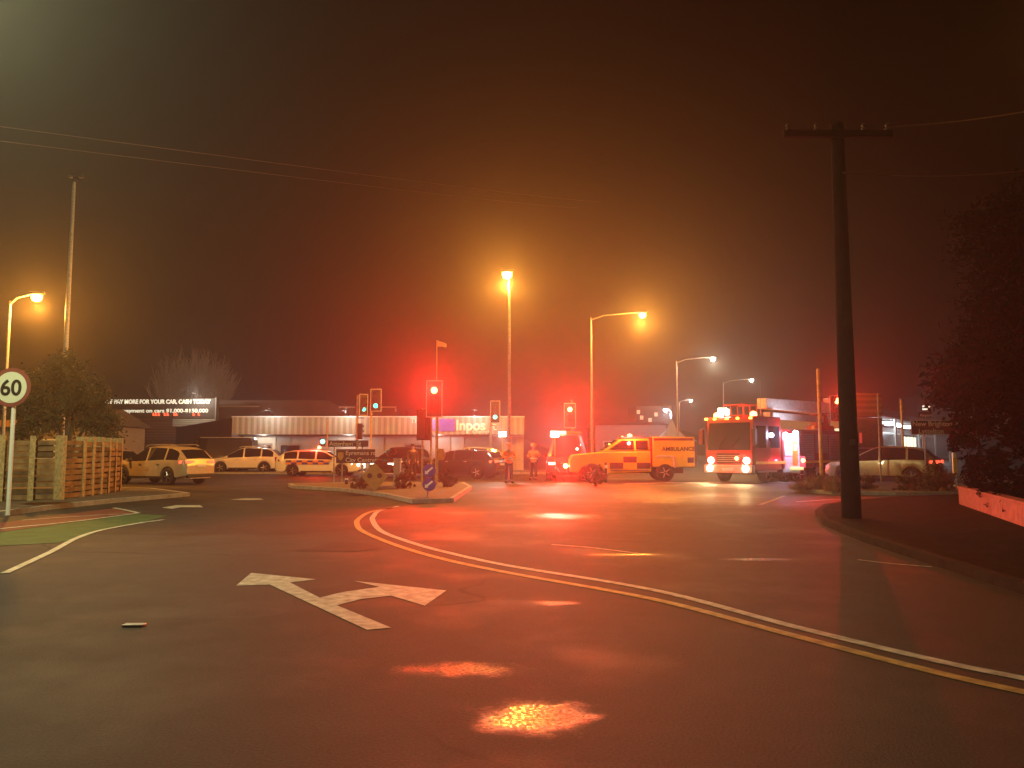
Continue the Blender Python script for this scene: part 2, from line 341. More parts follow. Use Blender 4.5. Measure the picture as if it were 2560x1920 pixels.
# ------------------------------------------------------------------ FENCE
WOOD = [mat('weathered_board_a', (.26, .155, .07), .8, var=.5, scale=3, bump=.6, bscale=25), mat('weathered_board_b', (.13, .075, .035), .85, var=.45, scale=3, bump=.6, bscale=25)]
POSTW = mat('sawn_post', (.46, .32, .15), .8, var=.35, scale=14, bump=.6)
def fence():
    ft = [(-420, 1272), (0, 1254), (75, 1252), (140, 1250), (205, 1243), (228, 1240), (250, 1237), (268, 1234), (284, 1231), (298, 1228)]
    P = [g(x, y, .1) for x, y in ft]; P[0] = P[1] + (P[1] - P[2]).normalized() * 9
    t = thing('board_fence', 'weathered timber fence of horizontal boards behind the speed limit sign', 'fence', P[1])
    base = P[1]; H = 1.78
    def q(p): return p - base
    ext = []; d = (P[0] - P[1]).normalized()
    posts = [P[1] + d * (k * .9) for k in range(6, 0, -1)] + P[1:]
    for i, p in enumerate(posts):
        nd = (posts[min(i + 1, len(posts) - 1)] - posts[max(i - 1, 0)]).normalized(); nr = Vector((nd.y, -nd.x, 0))
        if nr.y > 0: nr = -nr
        c = q(p) + nr * .03
        m = MB(); hw = .07; dw = .1
        a_, b_ = nd * hw, nr * .2
        m.prism([c - a_ - b_ * .4, c + a_ - b_ * .4, c + a_ + b_, c - a_ + b_], (0, 0, H + .03 - random.random() * .04))
        m.build('post', POSTW, t, bevel=.008)
    for i in range(len(posts) - 1):
        a_, b_ = q(posts[i]), q(posts[i + 1]); nd = (b_ - a_).normalized(); nr = Vector((nd.y, -nd.x, 0))
        m = MB(); n = 10; hh = (H - .12) / n
        for k in range(n):
            z0 = .04 + k * hh + random.uniform(-.006, .006); off = nr * random.uniform(-.012, .012); th = nr * .022; mi = random.choice((0, 0, 1))
            dz = random.uniform(-.015, .015)
            A = a_ + off; B = b_ + off
            m.add([A + Vector((0, 0, z0)), B + Vector((0, 0, z0 + dz)), B + th + Vector((0, 0, z0 + dz)), A + th + Vector((0, 0, z0)),
                   A + Vector((0, 0, z0 + hh - .04)), B + Vector((0, 0, z0 + dz + hh - .04)), B + th + Vector((0, 0, z0 + dz + hh - .04)), A + th + Vector((0, 0, z0 + hh - .04))],
                  [(0, 1, 2, 3), (4, 5, 6, 7), (0, 1, 5, 4), (1, 2, 6, 5), (2, 3, 7, 6), (3, 0, 4, 7)], mi)
        m.build('board_panel', WOOD, t)
fence()

# ------------------------------------------------------------------ VEGETATION
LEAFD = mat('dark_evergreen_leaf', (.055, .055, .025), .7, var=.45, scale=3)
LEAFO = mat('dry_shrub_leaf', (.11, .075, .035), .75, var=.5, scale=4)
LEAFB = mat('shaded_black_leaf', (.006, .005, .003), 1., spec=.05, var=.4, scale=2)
BARK = mat('bark', (.10, .075, .05), .9, bump=.8, bscale=20); PALEB = mat('pale_twigs', (.42, .33, .22), .85)
def leafball(mb, c, r, n, s, m=0, flat=1.):
    c = Vector(c)
    clumps = []
    for _ in range(max(4, n // 45)):
        d = Vector((random.gauss(0, 1), random.gauss(0, 1), random.gauss(0, 1))).normalized() * random.uniform(.5, 1.0)
        clumps.append(c + Vector((d.x * r[0], d.y * r[1], d.z * r[2])))
    cr_ = min(r) * .42
    for _ in range(n):
        k = random.choice(clumps)
        p = k + Vector((random.gauss(0, .5), random.gauss(0, .5), random.gauss(0, .45))) * cr_
        a = Vector((random.gauss(0, 1), random.gauss(0, 1), random.gauss(0, 1))).normalized() * s * random.uniform(.6, 1.3)
        b = a.orthogonal().normalized() * s * random.uniform(.3, .6)
        mb.quad(p - a, p + b, p + a, p - b, m)
def bush(name, label, cat, c, lobes, n, s, m, stems=5, group=None):
    t = thing(name, label, cat, c, group=group)
    f = MB()
    for (lc, lr, share) in lobes: leafball(f, lc, lr, int(n * share), s)
    f.build('foliage', m, t, smooth=0)
    st = MB()
    for k in range(stems):
        lc = lobes[k % len(lobes)][0]
        st.path([(random.uniform(-.1, .1), random.uniform(-.1, .1), -.05), (lc[0] * .5, lc[1] * .5, lc[2] * .55), (lc[0] * .95, lc[1], lc[2] * 1.05)], [.05, .03, .01], 6)
    st.build('stem', BARK, t)
    return t
# evergreen behind the fence
ct = at(170, 1100, 27.5); ct.z = 0
def rel(px, py, Y, o): return at(px, py, Y) - o
t = thing('evergreen_tree', 'dark bushy evergreen rising behind the timber fence', 'tree', ct)
f = MB()
for (px, py, r, n) in [(120, 960, .75, 1500), (165, 925, .6, 1100), (215, 985, .72, 1400), (250, 1050, .62, 1200), (95, 1030, .65, 1100), (160, 1035, .8, 1200), (255, 1110, .55, 900), (70, 1085, .5, 500)]:
    leafball(f, rel(px, py, 27.5 + random.uniform(-.5, .5), ct), (r * 1.1, r, r), int(n * 1.5), .06)
f.build('crown', LEAFD, t, smooth=0)
tk = MB(); tk.path([(0, 0, 0), (.05, 0, 1.2), (-.1, .1, 2.4), (0, 0, 3.8)], [.16, .13, .09, .03], 8)
for a_, b_ in [((.05, 0, 1.2), rel(240, 1020, 27.5, ct)), ((-.05, 0, 1.6), rel(110, 1000, 27.5, ct)), ((0, 0, 1.4), rel(200, 960, 27.5, ct))]:
    tk.path([a_, (Vector(a_) + Vector(b_)) / 2 + Vector((0, 0, .1)), b_], [.08, .05, .015], 6)
tk.build('trunk', BARK, t)
# bare pale tree behind the car yard
cb = at(480, 1100, 92); cb.z = 0
t = thing('bare_tree', 'pale leafless tree with upswept twigs behind the car buyer sign', 'tree', cb)
tk = MB(); tk.path([(0, 0, 0), (0, 0, 3), (.2, 0, 5)], [.35, .28, .2], 8)
tk.build('trunk', PALEB, t)
tw = MB()
for k in range(230):
    a_ = random.uniform(-1.25, 1.25); el = math.cos(a_ * .75)
    dep = random.uniform(-3, 3) * el
    tip = Vector((5.6 * math.sin(a_) * random.uniform(.75, 1.02), dep, 4.5 + 9.3 * el * random.uniform(.72, 1.02)))
    st = Vector((tip.x * .12, dep * .1, random.uniform(2.5, 4.2)))
    md = st.lerp(tip, .5) + Vector((tip.x * .12, 0, -.35))
    tw.path([st, md, tip], [.06, .04, .012], 3)
    for _ in range(10):
        b0 = md.lerp(tip, random.uniform(0, .8)); b1 = b0 + Vector((random.gauss(0, .35) + tip.x * .05, random.gauss(0, .35), random.uniform(.7, 1.7)))
        tw.path([b0, b1], [.04, .015], 3)
tw.build('crown', PALEB, t)

def shrub(px, py, rpx, hpx, label, m=LEAFO, n=900, s=.05, name='shrub', group=None):
    c = g(px, py, .1); k = F / c.y; r = rpx / k; h = hpx / k
    lob = [((0, 0, h * .5), (r * .6, r * .5, h * .40), .34), ((-r * .42, 0, h * .32), (r * .45, r * .5, h * .28), .2), ((r * .45, .1, h * .30), (r * .42, r * .5, h * .26), .2), ((0, 0, h * .12), (r * .85, r * .7, h * .1), .26)]
    return bush(name, label, 'shrub', c, lob, n, s, m, group=group)
shrub(905, 1222, 40, 42, 'low dark shrub under the two green direction signs on the island', LEAFO)
shrub(1010, 1222, 36, 58, 'tall thin shrub beside the red utility cabinet on the island')
shrub(1122, 1218, 30, 46, 'rounded shrub right of the main red signal pole')
shrub(1490, 1212, 32, 56, 'dark shrub in front of the yellow ambulance bonnet', LEAFD)
shrub(2165, 1224, 34, 42, 'shrub to the right of the dark utility pole')
shrub(2340, 1228, 62, 82, 'large leafy shrub under the right end of the shop', LEAFO, 2200, .06)
shrub(2265, 1226, 44, 45, 'low shrub below the green place name sign', LEAFO, 1200)
# tufted grasses round the yellow pole
def tuft(px, py, rpx, hpx, label, n=420):
    c = g(px, py, .1); k = F / c.y; r = rpx / k; h = hpx / k
    t = MB()
    for _ in range(n):
        a_ = random.uniform(0, 6.283); rr = r * .95 * math.sqrt(random.random()); b0 = Vector((rr * math.cos(a_), rr * math.sin(a_), 0))
        a2_ = random.uniform(0, 6.283); o_ = Vector((math.cos(a2_), math.sin(a2_), 0)) * r * random.uniform(.1, .7); hh = h * random.uniform(.35, 1.05) * (1.1 - .5 * rr / r)
        m1 = b0 + o_ * .4 + Vector((0, 0, hh * .7)); tp = b0 + o_ + Vector((0, 0, hh)); sd = Vector((-math.sin(a_), math.cos(a_), 0)) * .012
        t.add([b0 - sd, b0 + sd, m1 + sd, m1 - sd, tp], [(0, 1, 2, 3), (3, 2, 4)])
    o = t.build('grass_tuft', mat('dry_grass_blade', (.20, .13, .05), .8, var=.4), smooth=0, loc=c)
    tag(o, label, 'plant')
tuft(2045, 1222, 40, 46, 'dry tufted grass at the foot of the yellow pole'); tuft(2095, 1228, 36, 50, 'dry tufted grass against the dark utility pole'); tuft(2000, 1224, 30, 22, 'short dry grass at the corner kerb left of the yellow pole')
# dark hedge and tree at the right
hp = at(2470, 1250, 20.5); hp.z = .1
t = thing('tall_hedge', 'black overgrown hedge above the low wall at the right edge', 'hedge', hp)
f = MB()
for i in range(11):
    for j in range(6):
        leafball(f, ((i * .95) + .05 + random.uniform(-.2, .2), (-i * .35) + random.uniform(0, .5), .6 + j * .62 + random.uniform(-.1, .1)), (.6, .5, .5), 620, .12)
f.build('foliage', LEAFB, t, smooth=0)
st = MB()
for i in range(10): st.path([(i, -i * .35 + .4, 0), (i + .1, -i * .35 + .4, 1.2), (i - .1, -i * .35 + .3, 2.8)], [.07, .05, .02], 6)
st.build('stem', BARK, t)
tp = at(2635, 1250, 24); tp.z = .1
t = thing('dark_tree', 'tall black tree above the hedge at the right edge', 'tree', tp)
f = MB()
for (x, y, z, r) in [(-1.6, 0, 4.6, 1.2), (.2, 0, 5.6, 1.5), (-.9, 0, 6.6, 1.2), (1.2, .5, 7.2, 1.4), (-.1, 0, 8.0, 1.1), (2.4, 0, 5.4, 1.5), (-2.2, .5, 3.6, 1.0), (-1.2, 0, 8.4, 1.2), (.8, 0, 9.3, 1.3)]:
    leafball(f, (x, y, z), (r * 1.1, r, r), 2600, .15)
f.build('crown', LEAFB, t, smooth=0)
tk = MB(); tk.path([(0, 0, 0), (.1, 0, 2.5), (-.1, 0, 5), (.2, 0, 7.5)], [.25, .2, .13, .04], 8)
for q in [(-1.5, 0, 4.8), (1.3, .3, 6.8), (2.3, 0, 5.4)]: tk.path([(0, 0, 2.8), (q[0] * .5, 0, q[2] * .75), q], [.12, .07, .02], 6)
tk.build('trunk', BARK, t)
# low wall at the right
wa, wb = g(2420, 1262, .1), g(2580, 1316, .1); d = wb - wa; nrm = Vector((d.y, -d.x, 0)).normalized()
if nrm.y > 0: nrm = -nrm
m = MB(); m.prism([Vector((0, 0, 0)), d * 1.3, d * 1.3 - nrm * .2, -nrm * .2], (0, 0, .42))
t = thing('low_wall', 'low white wall with red light in its colour, half covered by the black hedge', 'wall', wa)
m.build('wall_body', mat('wall_red_light_tone', (.36, .075, .06), .75, var=.3, scale=7, bump=.6, bscale=30), t, bevel=.01)  # white wall; the red light on it is put into the base colour
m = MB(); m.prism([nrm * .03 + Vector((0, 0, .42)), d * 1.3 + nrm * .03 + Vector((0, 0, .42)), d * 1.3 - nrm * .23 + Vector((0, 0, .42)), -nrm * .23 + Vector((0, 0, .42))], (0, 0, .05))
m.build('coping', mat('wall_red_light_tone', (0, 0, 0)), t, bevel=.01)
t = thing('creeper', 'dark creeper spilling over the low wall', 'plant', wa)
f = MB()
for k, dz_, n_ in ((.05, .5, 120), (.17, .40, 200), (.30, .22, 420), (.36, .36, 380), (.47, .42, 260), (.55, .25, 150), (.66, .44, 260), (.8, .36, 260), (.9, .05, 200), (1.0, .42, 300), (.2, .02, 160), (.62, .0, 200)): leafball(f, d * k + Vector((0, 0, dz_)) + nrm * .08, (.34, .26, .22), n_, .045)
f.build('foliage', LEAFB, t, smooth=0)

# ------------------------------------------------------------------ STREET LAMPS
def street_lamp(label, head, Y, px_pole, col, power, lit=True, rp=.075, power2=None, spot=True, group='street lamps', name='street_lamp', rad=.14, glow=60):
    h = at(head[0], head[1], Y); px = at(px_pole, 1125, Y).x
    t = thing(name, label, 'street lamp', (px, Y, 0), group=group)
    dx = h.x - px; H = h.z; s = 1 if dx >= 0 else -1
    m = MB(); m.path([(0, 0, 0), (0, 0, 1.2), (0, 0, H - .5), (0, 0, H - .25)], [rp * 1.35, rp * 1.15, rp * .7, rp * .62], 12); m.build('pole', GALV, t)
    m = MB(); m.lathe([(rp * 2.6, 0), (rp * 2.6, .03), (rp * 1.5, .06)], n=12); m.build('base_plate', DARKMETAL, t)
    m = MB(); m.path([(0, 0, H - .4), (dx * .25, 0, H - .12), (dx * .7, 0, H + .02), (dx - s * .25, 0, H + .06)], [rp * .6, rp * .5, rp * .45, rp * .4], 8); m.build('arm', GALV, t)
    m = MB(); m.loft([[(dx + s * a_, b_ * wd, H + .05 + c_) for (b_, c_) in ((-1, 0), (-.8, .07), (0, .11), (.8, .07), (1, 0), (0, -.02))] for a_, wd in ((-.32, .07), (-.15, .13), (.15, .15), (.34, .06))])
    hd = m.build('lamp_head', DARKMETAL, t)
    k_ = rad / .12 if lit else 1.; m = MB(); m.lathe([(.02, -.17 * k_), (.09 * k_, -.145 * k_), (.125 * k_, -.08 * k_), (.13 * k_, 0), (.12, .03)], c=(dx, 0, H), n=16)
    m.build('lens', emit('lens_%.1f_%.1f' % (col[1], col[2]), col, glow) if lit else GLASS, t)
    if lit: light(t, (dx, 0, H - .22 * k_ - rad), col, power, rad)
    return t
street_lamp('tall lit sodium lamp in the middle of the junction, brightest of the lamps', (1268, 682), 37, 1273, SODIUM, 9400, rad=.22)
street_lamp('lit sodium lamp on a long arm above the yellow ambulance', (1606, 784), 48, 1480, SODIUM, 8000, rad=.2)
street_lamp('lit sodium lamp with a short arm over the left edge fence', (92, 738), 33, 5, SODIUM, 4200, rad=.2)
street_lamp('white lit lamp on an arm left of the fire engine ladder', (1782, 895), 62, 1695, (1, .88, .62), 1300, rad=.17)
street_lamp('small white lit lamp far behind the fire engine roof', (1879, 949), 82, 1812, (1, .9, .66), 500, rad=.16)
street_lamp('tiny far lamp seen between the white lamp pole and the fire engine', (1727, 1000), 115, 1700, (1, .92, .7), 700, rad=.2)
street_lamp('bluish white yard lamp beside the white marquee peak', (1664, 1023), 85, 1680, (.7, .9, 1), 900, rad=.2)
street_lamp('tall unlit floodlight column rising behind the evergreen', (190, 446), 32, 152, SODIUM, 0, lit=False, rp=.10, name='floodlight_column')
# the lamps whose light falls on the near road stand just outside the picture
street_lamp('pale green-white lamp beyond the left edge of the view', (-330, -260), 11.5, -560, (.88, .88, .46), 5000, rad=.12)
street_lamp('sodium lamp beyond the top right corner', (2700, 40), 15, 2900, SODIUM, 130, rad=.12)

# ------------------------------------------------------------------ TRAFFIC SIGNALS
REDE = emit('red_lens_lit', (1., .16, .05), 26); GRNE = emit('green_lens_lit', (.03, 1., .66), 5.5); LENSOFF = mat('unlit_lens', (.03, .02, .015), .3)
WLINE = mat('board_edge_white', (.6, .6, .55), .5)
def signal_head(t, c, lit, rz=0, board=True, scale=1., n=3, col='red', bh=1.25):
    """c = centre of the lit lens; lit = index from top"""
    sp_ = .34 * scale; topz = c[2] + sp_ * lit
    e = bpy.data.objects.new('signal_head', None)
    zc = topz - sp_ * (n - 1) / 2; hh = sp_ * n / 2 + .05
    m = MB(); m.box(-.17 * scale, .17 * scale, .0, .16, zc - hh, zc + hh)
    hd = m.build('signal_head', BLACK, t, bevel=.02, loc=(c[0], c[1], 0), rot=(0, 0, rz))
    if board:
        bw = .33 * scale; ht = bh / 2
        m = MB(); m.box(-bw, bw, .05, .07, zc - ht, zc + ht); m.build('target_board', BLACK, hd, bevel=.004)
        m = MB(); w_ = .035
        m.box(-bw, bw, .03, .045, zc + ht - w_, zc + ht); m.box(-bw, bw, .03, .045, zc - ht, zc - ht + w_)
        m.box(-bw, -bw + w_, .03, .045, zc - ht + w_, zc + ht - w_); m.box(bw - w_, bw, .03, .045, zc - ht + w_, zc + ht - w_)
        m.build('board_edge', WLINE, hd)
    for i in range(n):
        z = topz - i * sp_; m = MB(); m.lathe([(.002, -.03), (.08 * scale, -.022), (.13 * scale, -.005), (.13 * scale, .01)], c=(0, 0, z), axis='y', n=18)
        on = i == lit
        m.build('lens', (REDE if col == 'red' else GRNE) if on else LENSOFF, hd)
        m = MB(); ar = [(.145 * scale * math.cos(R(a_)), .145 * scale * math.sin(R(a_))) for a_ in range(-20, 201, 20)]
        m.loft([[(x, -.01, z + y) for x, y in ar], [(x, -.2 + .05 * (y < 0), z + y) for x, y in ar]], caps=False, closed=False)
        m.build('visor', BLACK, hd)
    return hd
def signal(label, px, Y, top_py, lens_px, lens_py, lit, col, power=0, rz=0, board=True, pole=POLEYEL, pr=.065, group='traffic signals on poles', scale=1., bh=1.25, prot=0, rad=.06):
    X = at(px, 1125, Y).x; H = at(px, top_py, Y).z; c = at(lens_px, lens_py, Y)
    t = thing('traffic_signal', label, 'traffic light', (X, Y, .0), group=group)
    m = MB(); m.path([(0, 0, 0), (0, 0, H)], [pr, pr * .85], 12); m.build('pole', pole, t)
    cc = (c.x - X, -.22, c.z)
    signal_head(t, cc, lit, rz, board, scale, 3, col, bh)
    m = MB()
    for dz in (-.35, .35): m.tube((0, 0, c.z - .2 + dz), (c.x - X, -.1, c.z - .2 + dz), .025)
    m.build('bracket', DARKMETAL, t)
    if power: light(t, (cc[0], cc[1] - .32, cc[2]), (1, .02, .012), power, rad, 'SPOT', (-(X) * .9, -Y, Y * .10), 60)
    return t
t = signal('nearest traffic signal showing a blazing red lamp on the island', 1092, 31.2, 985, 1087, 977, 0, 'red', 9500, bh=1.5, rad=.05)
X0 = at(1092, 1125, 31.2).x
hd = signal_head(t, (at(1060, 1020, 31.2).x - X0, .15, at(1060, 1020, 31.2).z), -1, rz=R(150), n=3)
m = MB(); m.path([(0, .25, 0), (0, .25, 3.2)], .04, 8); m.build('side_post', POLEYEL, t, loc=(at(1054, 1125, 31.2).x - X0, 0, 0))
m = MB(); m.path([(0, .2, 0), (0, .2, 3.2)], .04, 8); m.build('side_post', POLEYEL, t, loc=(at(1076, 1125, 31.2).x - X0, 0, 0))
m = MB(); m.box(.06, .30, -.14, .05, 1.1, 1.55); m.prism([(.30, -.05, 1.15), (.37, -.05, 1.32), (.30, -.05, 1.5)], (0, .08, 0)); m.build('push_button_box', mat('orange_box', (.6, .25, .04), .5), t, bevel=.02)
signal('green signal on the yellow pole second of the left pair, higher board', 927, 46, 980, 941, 1015, 2, 'green', 0, bh=1.35)
signal('green signal on the pole first of the left pair, board turned aside', 892, 50, 988, 911, 1024, 2, 'green', 0, rz=R(35), scale=.9, bh=1.4, pr=.08)
X0 = at(892, 1125, 50).x; t2 = [o for o in bpy.data.objects if o.get('label', '').startswith('green signal on the pole first')][0]
signal_head(t2, (at(903, 1055, 50).x - X0, -.1, at(903, 1055, 50).z), -1, rz=R(160), board=False, scale=.9)
signal('faint green signal with thin white outlined board beside the shop sign lettering', 1227, 51, 1010, 1238, 1043, 2, 'green', 0, pole=GALV, bh=1.5)
signal('red signal above the rescue van in the middle of the junction', 1430, 43, 1000, 1424, 1024, 0, 'red', 11000, bh=1.4, rad=.06)
signal('red signal hung beside the tall yellow pole at the right corner', 2052, 34, 922, 2088, 1003, 0, 'red', 2600, pole=mat('yellow_timber', (.55, .36, .08), .7, var=.35, scale=4, bump=.6), pr=.085, bh=1.15)
# low cycle signal by the police car
X = at(818, 1125, 48).x
t = thing('cycle_signal', 'thin post with a small low green signal behind the police car', 'traffic light', (X, 48, 0))
m = MB(); m.tube((0, 0, 0), (0, 0, at(818, 1048, 48).z), .04); m.build('pole', POLEYEL, t)
c = at(808, 1104, 48); m = MB(); m.box(c.x - X - .2, c.x - X + .16, -.15, .0, c.z - .3, c.z + .2); m.build('signal_head', BLACK, t, bevel=.02)
m = MB(); m.lathe([(.002, -.19), (.12, -.17), (.15, -.15)], c=(c.x - X, 0, c.z), axis='y'); m.build('lens', emit('bright_green', (.15, 1., .8), 4), t)

# ------------------------------------------------------------------ SIGNS
SGREEN = mat('sign_green_board', (.05, .028, .02), .5); SBLUE = mat('sign_blue', (.05, .06, .30), .4)
# speed limit
b = g(20, 1277, .12); Y = b.y; c = at(27, 969, Y)
t = thing('speed_limit_sign', 'round 60 speed limit sign on a slim white pole by the fence', 'road sign', b)
m = MB(); m.tube((0, 0, -.1), (0, 0, c.z - .1 - .12), .045); m.build('post', WHITEP, t)
zc = c.z - .12; xc = (c.x - b.x) * .5
m = MB(); m.lathe([(.002, .0), (.45, .0), (.45, .012), (.002, .012)], c=(xc, -.06, zc), axis='y', n=48)
disc = m.build('sign_disc', mat('sign_red_ring', (.20, .045, .035), .6), t)
m = MB(); m.lathe([(.002, -.004), (.36, -.004), (.36, .0)], c=(xc, -.061, zc), axis='y', n=48); m.build('sign_face', mat('sign_white_face', (.62, .64, .52), .5, var=.04), disc)
text_obj('60', .50, disc, (xc, -.068, zc - .175), BLACK, bold=.02, align='CENTER')
# keep left discs
b = g(1069, 1243, .1); Y = b.y
t = thing('keep_left_sign', 'pair of stacked blue discs with white arrows on the island nose', 'road sign', b)
m = MB(); m.tube((0, .03, -.05), (0, .03, 1.0), .03); m.build('post', GALV, t)
for py in (1177, 1211):
    z = at(1073, py, Y).z - b.z; x = at(1073, py, Y).x - b.x
    m = MB(); m.lathe([(.002, -.005), (.2, -.005), (.2, .005), (.002, .005)], c=(x, 0, z), axis='y', n=28); dsc = m.build('blue_disc', SBLUE, t)
    m = MB(); ap = [(-.13, -.10), (-.12, .01), (-.09, -.02), (.08, .12), (.12, .08), (-.05, -.065), (-.02, -.095)]
    m.prism([(x + a_, -.012, z + b_) for a_, b_ in ap], (0, .004, 0)); m.build('arrow', mat('sign_white', (.7, .7, .68), .5), dsc)
# direction signs on the island
SW = mat('sign_lettering', (.75, .62, .52), .5)
def board_sign(label, x0, x1, y0, y1, Y, lines, size, name='direction_sign', posts=2, shield=False, edge=True, left=0., m_=SGREEN):
    A = at(x0, y1, Y); B = at(x1, y0, Y); cx = (A.x + B.x) / 2; W = B.x - A.x; H = B.z - A.z
    t = thing(name, label, 'road sign', (cx, Y, 0))
    m = MB()
    for s_ in ((-.35, .35) if posts == 2 else (-.2,)): m.tube((s_ * W, .05, 0), (s_ * W, .05, B.z), .035)
    m.build('post', GALV, t)
    m = MB(); m.box(-W / 2, W / 2, 0, .015, A.z, B.z); p = m.build('sign_panel', m_, t)
    if edge:
        m = MB(); e_ = .03
        m.box(-W / 2, W / 2, -.004, -.001, B.z - e_, B.z); m.box(-W / 2, W / 2, -.004, -.001, A.z, A.z + e_)
        m.box(-W / 2, -W / 2 + e_, -.004, -.001, A.z + e_, B.z - e_); m.box(W / 2 - e_, W / 2, -.004, -.001, A.z + e_, B.z - e_)
        m.build('sign_border', SW, p)
    n = len(lines)
    for i, s_ in enumerate(lines):
        text_obj(s_, size, p, (-W / 2 + .06 + left, -.008, B.z - (i + .82) * H / n), SW, bold=.01)
    if shield:
        m = MB(); sx = -W / 2 + .2; sz = (A.z + B.z) / 2
        m.prism([(sx - .12, -.006, sz + .17), (sx + .12, -.006, sz + .17), (sx + .13, -.006, sz - .03), (sx + .07, -.006, sz - .15), (sx, -.006, sz - .19), (sx - .07, -.006, sz - .15), (sx - .13, -.006, sz - .03)], (0, .003, 0))
        m.build('route_shield', mat('shield_amber', (.60, .30, .05), .5), p)
    return t
board_sign('upper thin street name board on the island above the destination board', 820, 921, 1101, 1117, 35.2, ['Attenham  St'], .27, 'street_name_sign', edge=False)
board_sign('two line board with an amber route shield reading City Centre', 840, 938, 1123, 1158, 34.6, ['Eyremans rd', 'City Centre'], .27, shield=True, left=.36, edge=False)
board_sign('white bordered board reading New Brighton and Lyttelton on the right', 2278, 2392, 1050, 1087, 33, ['New Brighton', '   Lyttelton'], .30, posts=1)
board_sign('small brown board above the New Brighton board', 2296, 2330, 1030, 1044, 36, ['Airport'], .19, 'small_sign', posts=1, edge=False, m_=mat('sign_brown', (.10, .03, .02), .5))
# diamond warning sign
b = g(936, 1228, .1); Y = b.y; c = at(936, 1193, Y)
t = thing('warning_sign', 'brown-yellow diamond sign with two dark ovals beside the island shrub', 'road sign', b)
m = MB(); m.tube((0, .03, -.05), (0, .03, c.z), .03); m.build('post', GALV, t)
m = MB(); z = c.z - b.z; m.prism([(0, 0, z + .5), (.45, 0, z + .02), (0, 0, z - .5), (-.45, 0, z + .02)], (0, .012, 0)); p = m.build('sign_plate', mat('sign_dull_amber', (.40, .20, .05), .5), t, bevel=.01)
m = MB(); [m.lathe([(.001, -.004), (.085, -.004), (.085, .0)], c=(s_ * .17, -.003, z + .05), axis='y') for s_ in (-1, 1)]; m.build('symbol', BLACK, p)
# utility cabinet
b = g(993, 1216, .1)
t = thing('utility_cabinet', 'narrow upright cabinet left of the tall thin shrub on the island', 'cabinet', b)
k = F / b.y; m = MB(); m.box(-8 / k, 8 / k, -.2, .2, 0, 66 / k); m.build('cabinet_body', mat('cabinet_beige', (.42, .30, .22), .6), t, bevel=.02)
m = MB(); m.box(-7 / k, 7 / k, -.215, -.202, .1, 58 / k); m.build('door', mat('cabinet_beige2', (.36, .26, .19), .6), t, bevel=.006)
m = MB(); m.box(-9 / k, 9 / k, -.23, .23, 66 / k, 69 / k); m.build('lid', mat('cabinet_beige', (0, 0, 0)), t, bevel=.01)
# slim bollard posts
for (px, py, h, lb) in [(866, 1218, 26, 'short dark marker post left of the island shrub'), (1515, 1206, 50, 'white edged bollard between the shrub and the ambulance door')]:
    b = g(px, py, 0); k = F / b.y; t = thing('bollard', lb, 'bollard', b)
    m = MB(); m.lathe([(.07, 0), (.06, h / k - .04), (.03, h / k)], n=12); m.build('bollard_post', BLACK, t)
    m = MB(); m.lathe([(.068, h / k * .7), (.066, h / k * .86)], n=12, caps=False); m.build('reflector_band', WHITEP, t)
# tall plain poles at right
for (px, top, py, lb, r_) in [(2203, 983, 1212, 'slim pale pole in front of the gold car boot', .035), (2258, 998, 1165, 'reddish pole rising in front of the shop lights', .07)]:
    if py == 1212: b = g(px, py); Y = b.y
    else: Y = 44; b = at(px, 1125, Y); b.z = 0
    h = at(px, top, Y).z; t = MB(); t.path([(0, 0, 0), (0, 0, h * .98), (0, 0, h)], [r_, r_ * .85, r_ * .3], 10); tag(t.build('slim_pole', POLEYEL, loc=b), lb, 'pole')
t = thing('marker_post', 'yellow and white post at the hedge end by the large shrub', 'post', at(2384, 1125, 30) * 1)
t.location.z = .1; m = MB(); m.box(-.06, .06, -.05, .05, 0, 1.55); m.build('post_body', WHITEP, t, bevel=.01); m = MB(); m.box(-.08, .08, -.07, -.055, .45, 1.1); m.build('yellow_panel', mat('reflective_yellow', (.75, .5, .05), .4), t)
# flag
Y = 60; X = at(1090, 1125, Y).x; H = at(1090, 850, Y).z
t = thing('flagpole', 'small pale flag on a thin pole behind the main red signal', 'flag', (X, Y, 0))
m = MB(); m.tube((0, 0, 0), (0, 0, H), .06, .04); m.build('pole', POLEYEL, t)
m = MB(); rr = []
for i in range(9):
    u = i / 8; rr.append([(.05 + u * .72, .08 * math.sin(u * 7), H - .02 - u * .28), (.05 + u * .72, .08 * math.sin(u * 7) + .02, H - .02 - u * .28), (.05 + u * .70, .08 * math.sin(u * 7 + .5) + .02, H - .50 - u * .08), (.05 + u * .70, .08 * math.sin(u * 7 + .5), H - .50 - u * .08)])
m.loft(rr); m.build('flag', mat('flag_cloth', (.45, .33, .16), .8), t)

# ------------------------------------------------------------------ UTILITY POLE AND WIRES
b = g(2129, 1297, .1); Y = b.y; H = at(2129, 322, Y).z
t = thing('utility_pole', 'thick dark timber power pole with a crossarm on the right verge', 'power pole', b)
m = MB(); m.path([(0, 0, -.1), (0, 0, 1.5), (.0, 0, 4), (0, 0, H)], [.195, .18, .16, .13], 16); m.build('pole', mat('tarred_timber', (.009, .006, .005), 1., var=.4, scale=3, bump=.9, bscale=18, spec=.08), t)
m = MB(); m.box(-1.2, 1.1, -.2, -.08, H - .35, H - .2); m.build('crossarm', mat('tarred_timber', (0, 0, 0)), t, bevel=.01)
m = MB(); [m.lathe([(.03, 0), (.05, .04), (.03, .08), (.05, .12), (.02, .16)], c=(x, -.14, H - .2), n=10) for x in (-1.1, -.5, .5, 1.0)]; m.build('insulator', mat('brown_porcelain', (.06, .04, .03), .3), t)
m = MB(); m.box(-.05, .05, -.195, -.175, 1.5, 1.62); m.build('pole_tag', DARKMETAL, t)
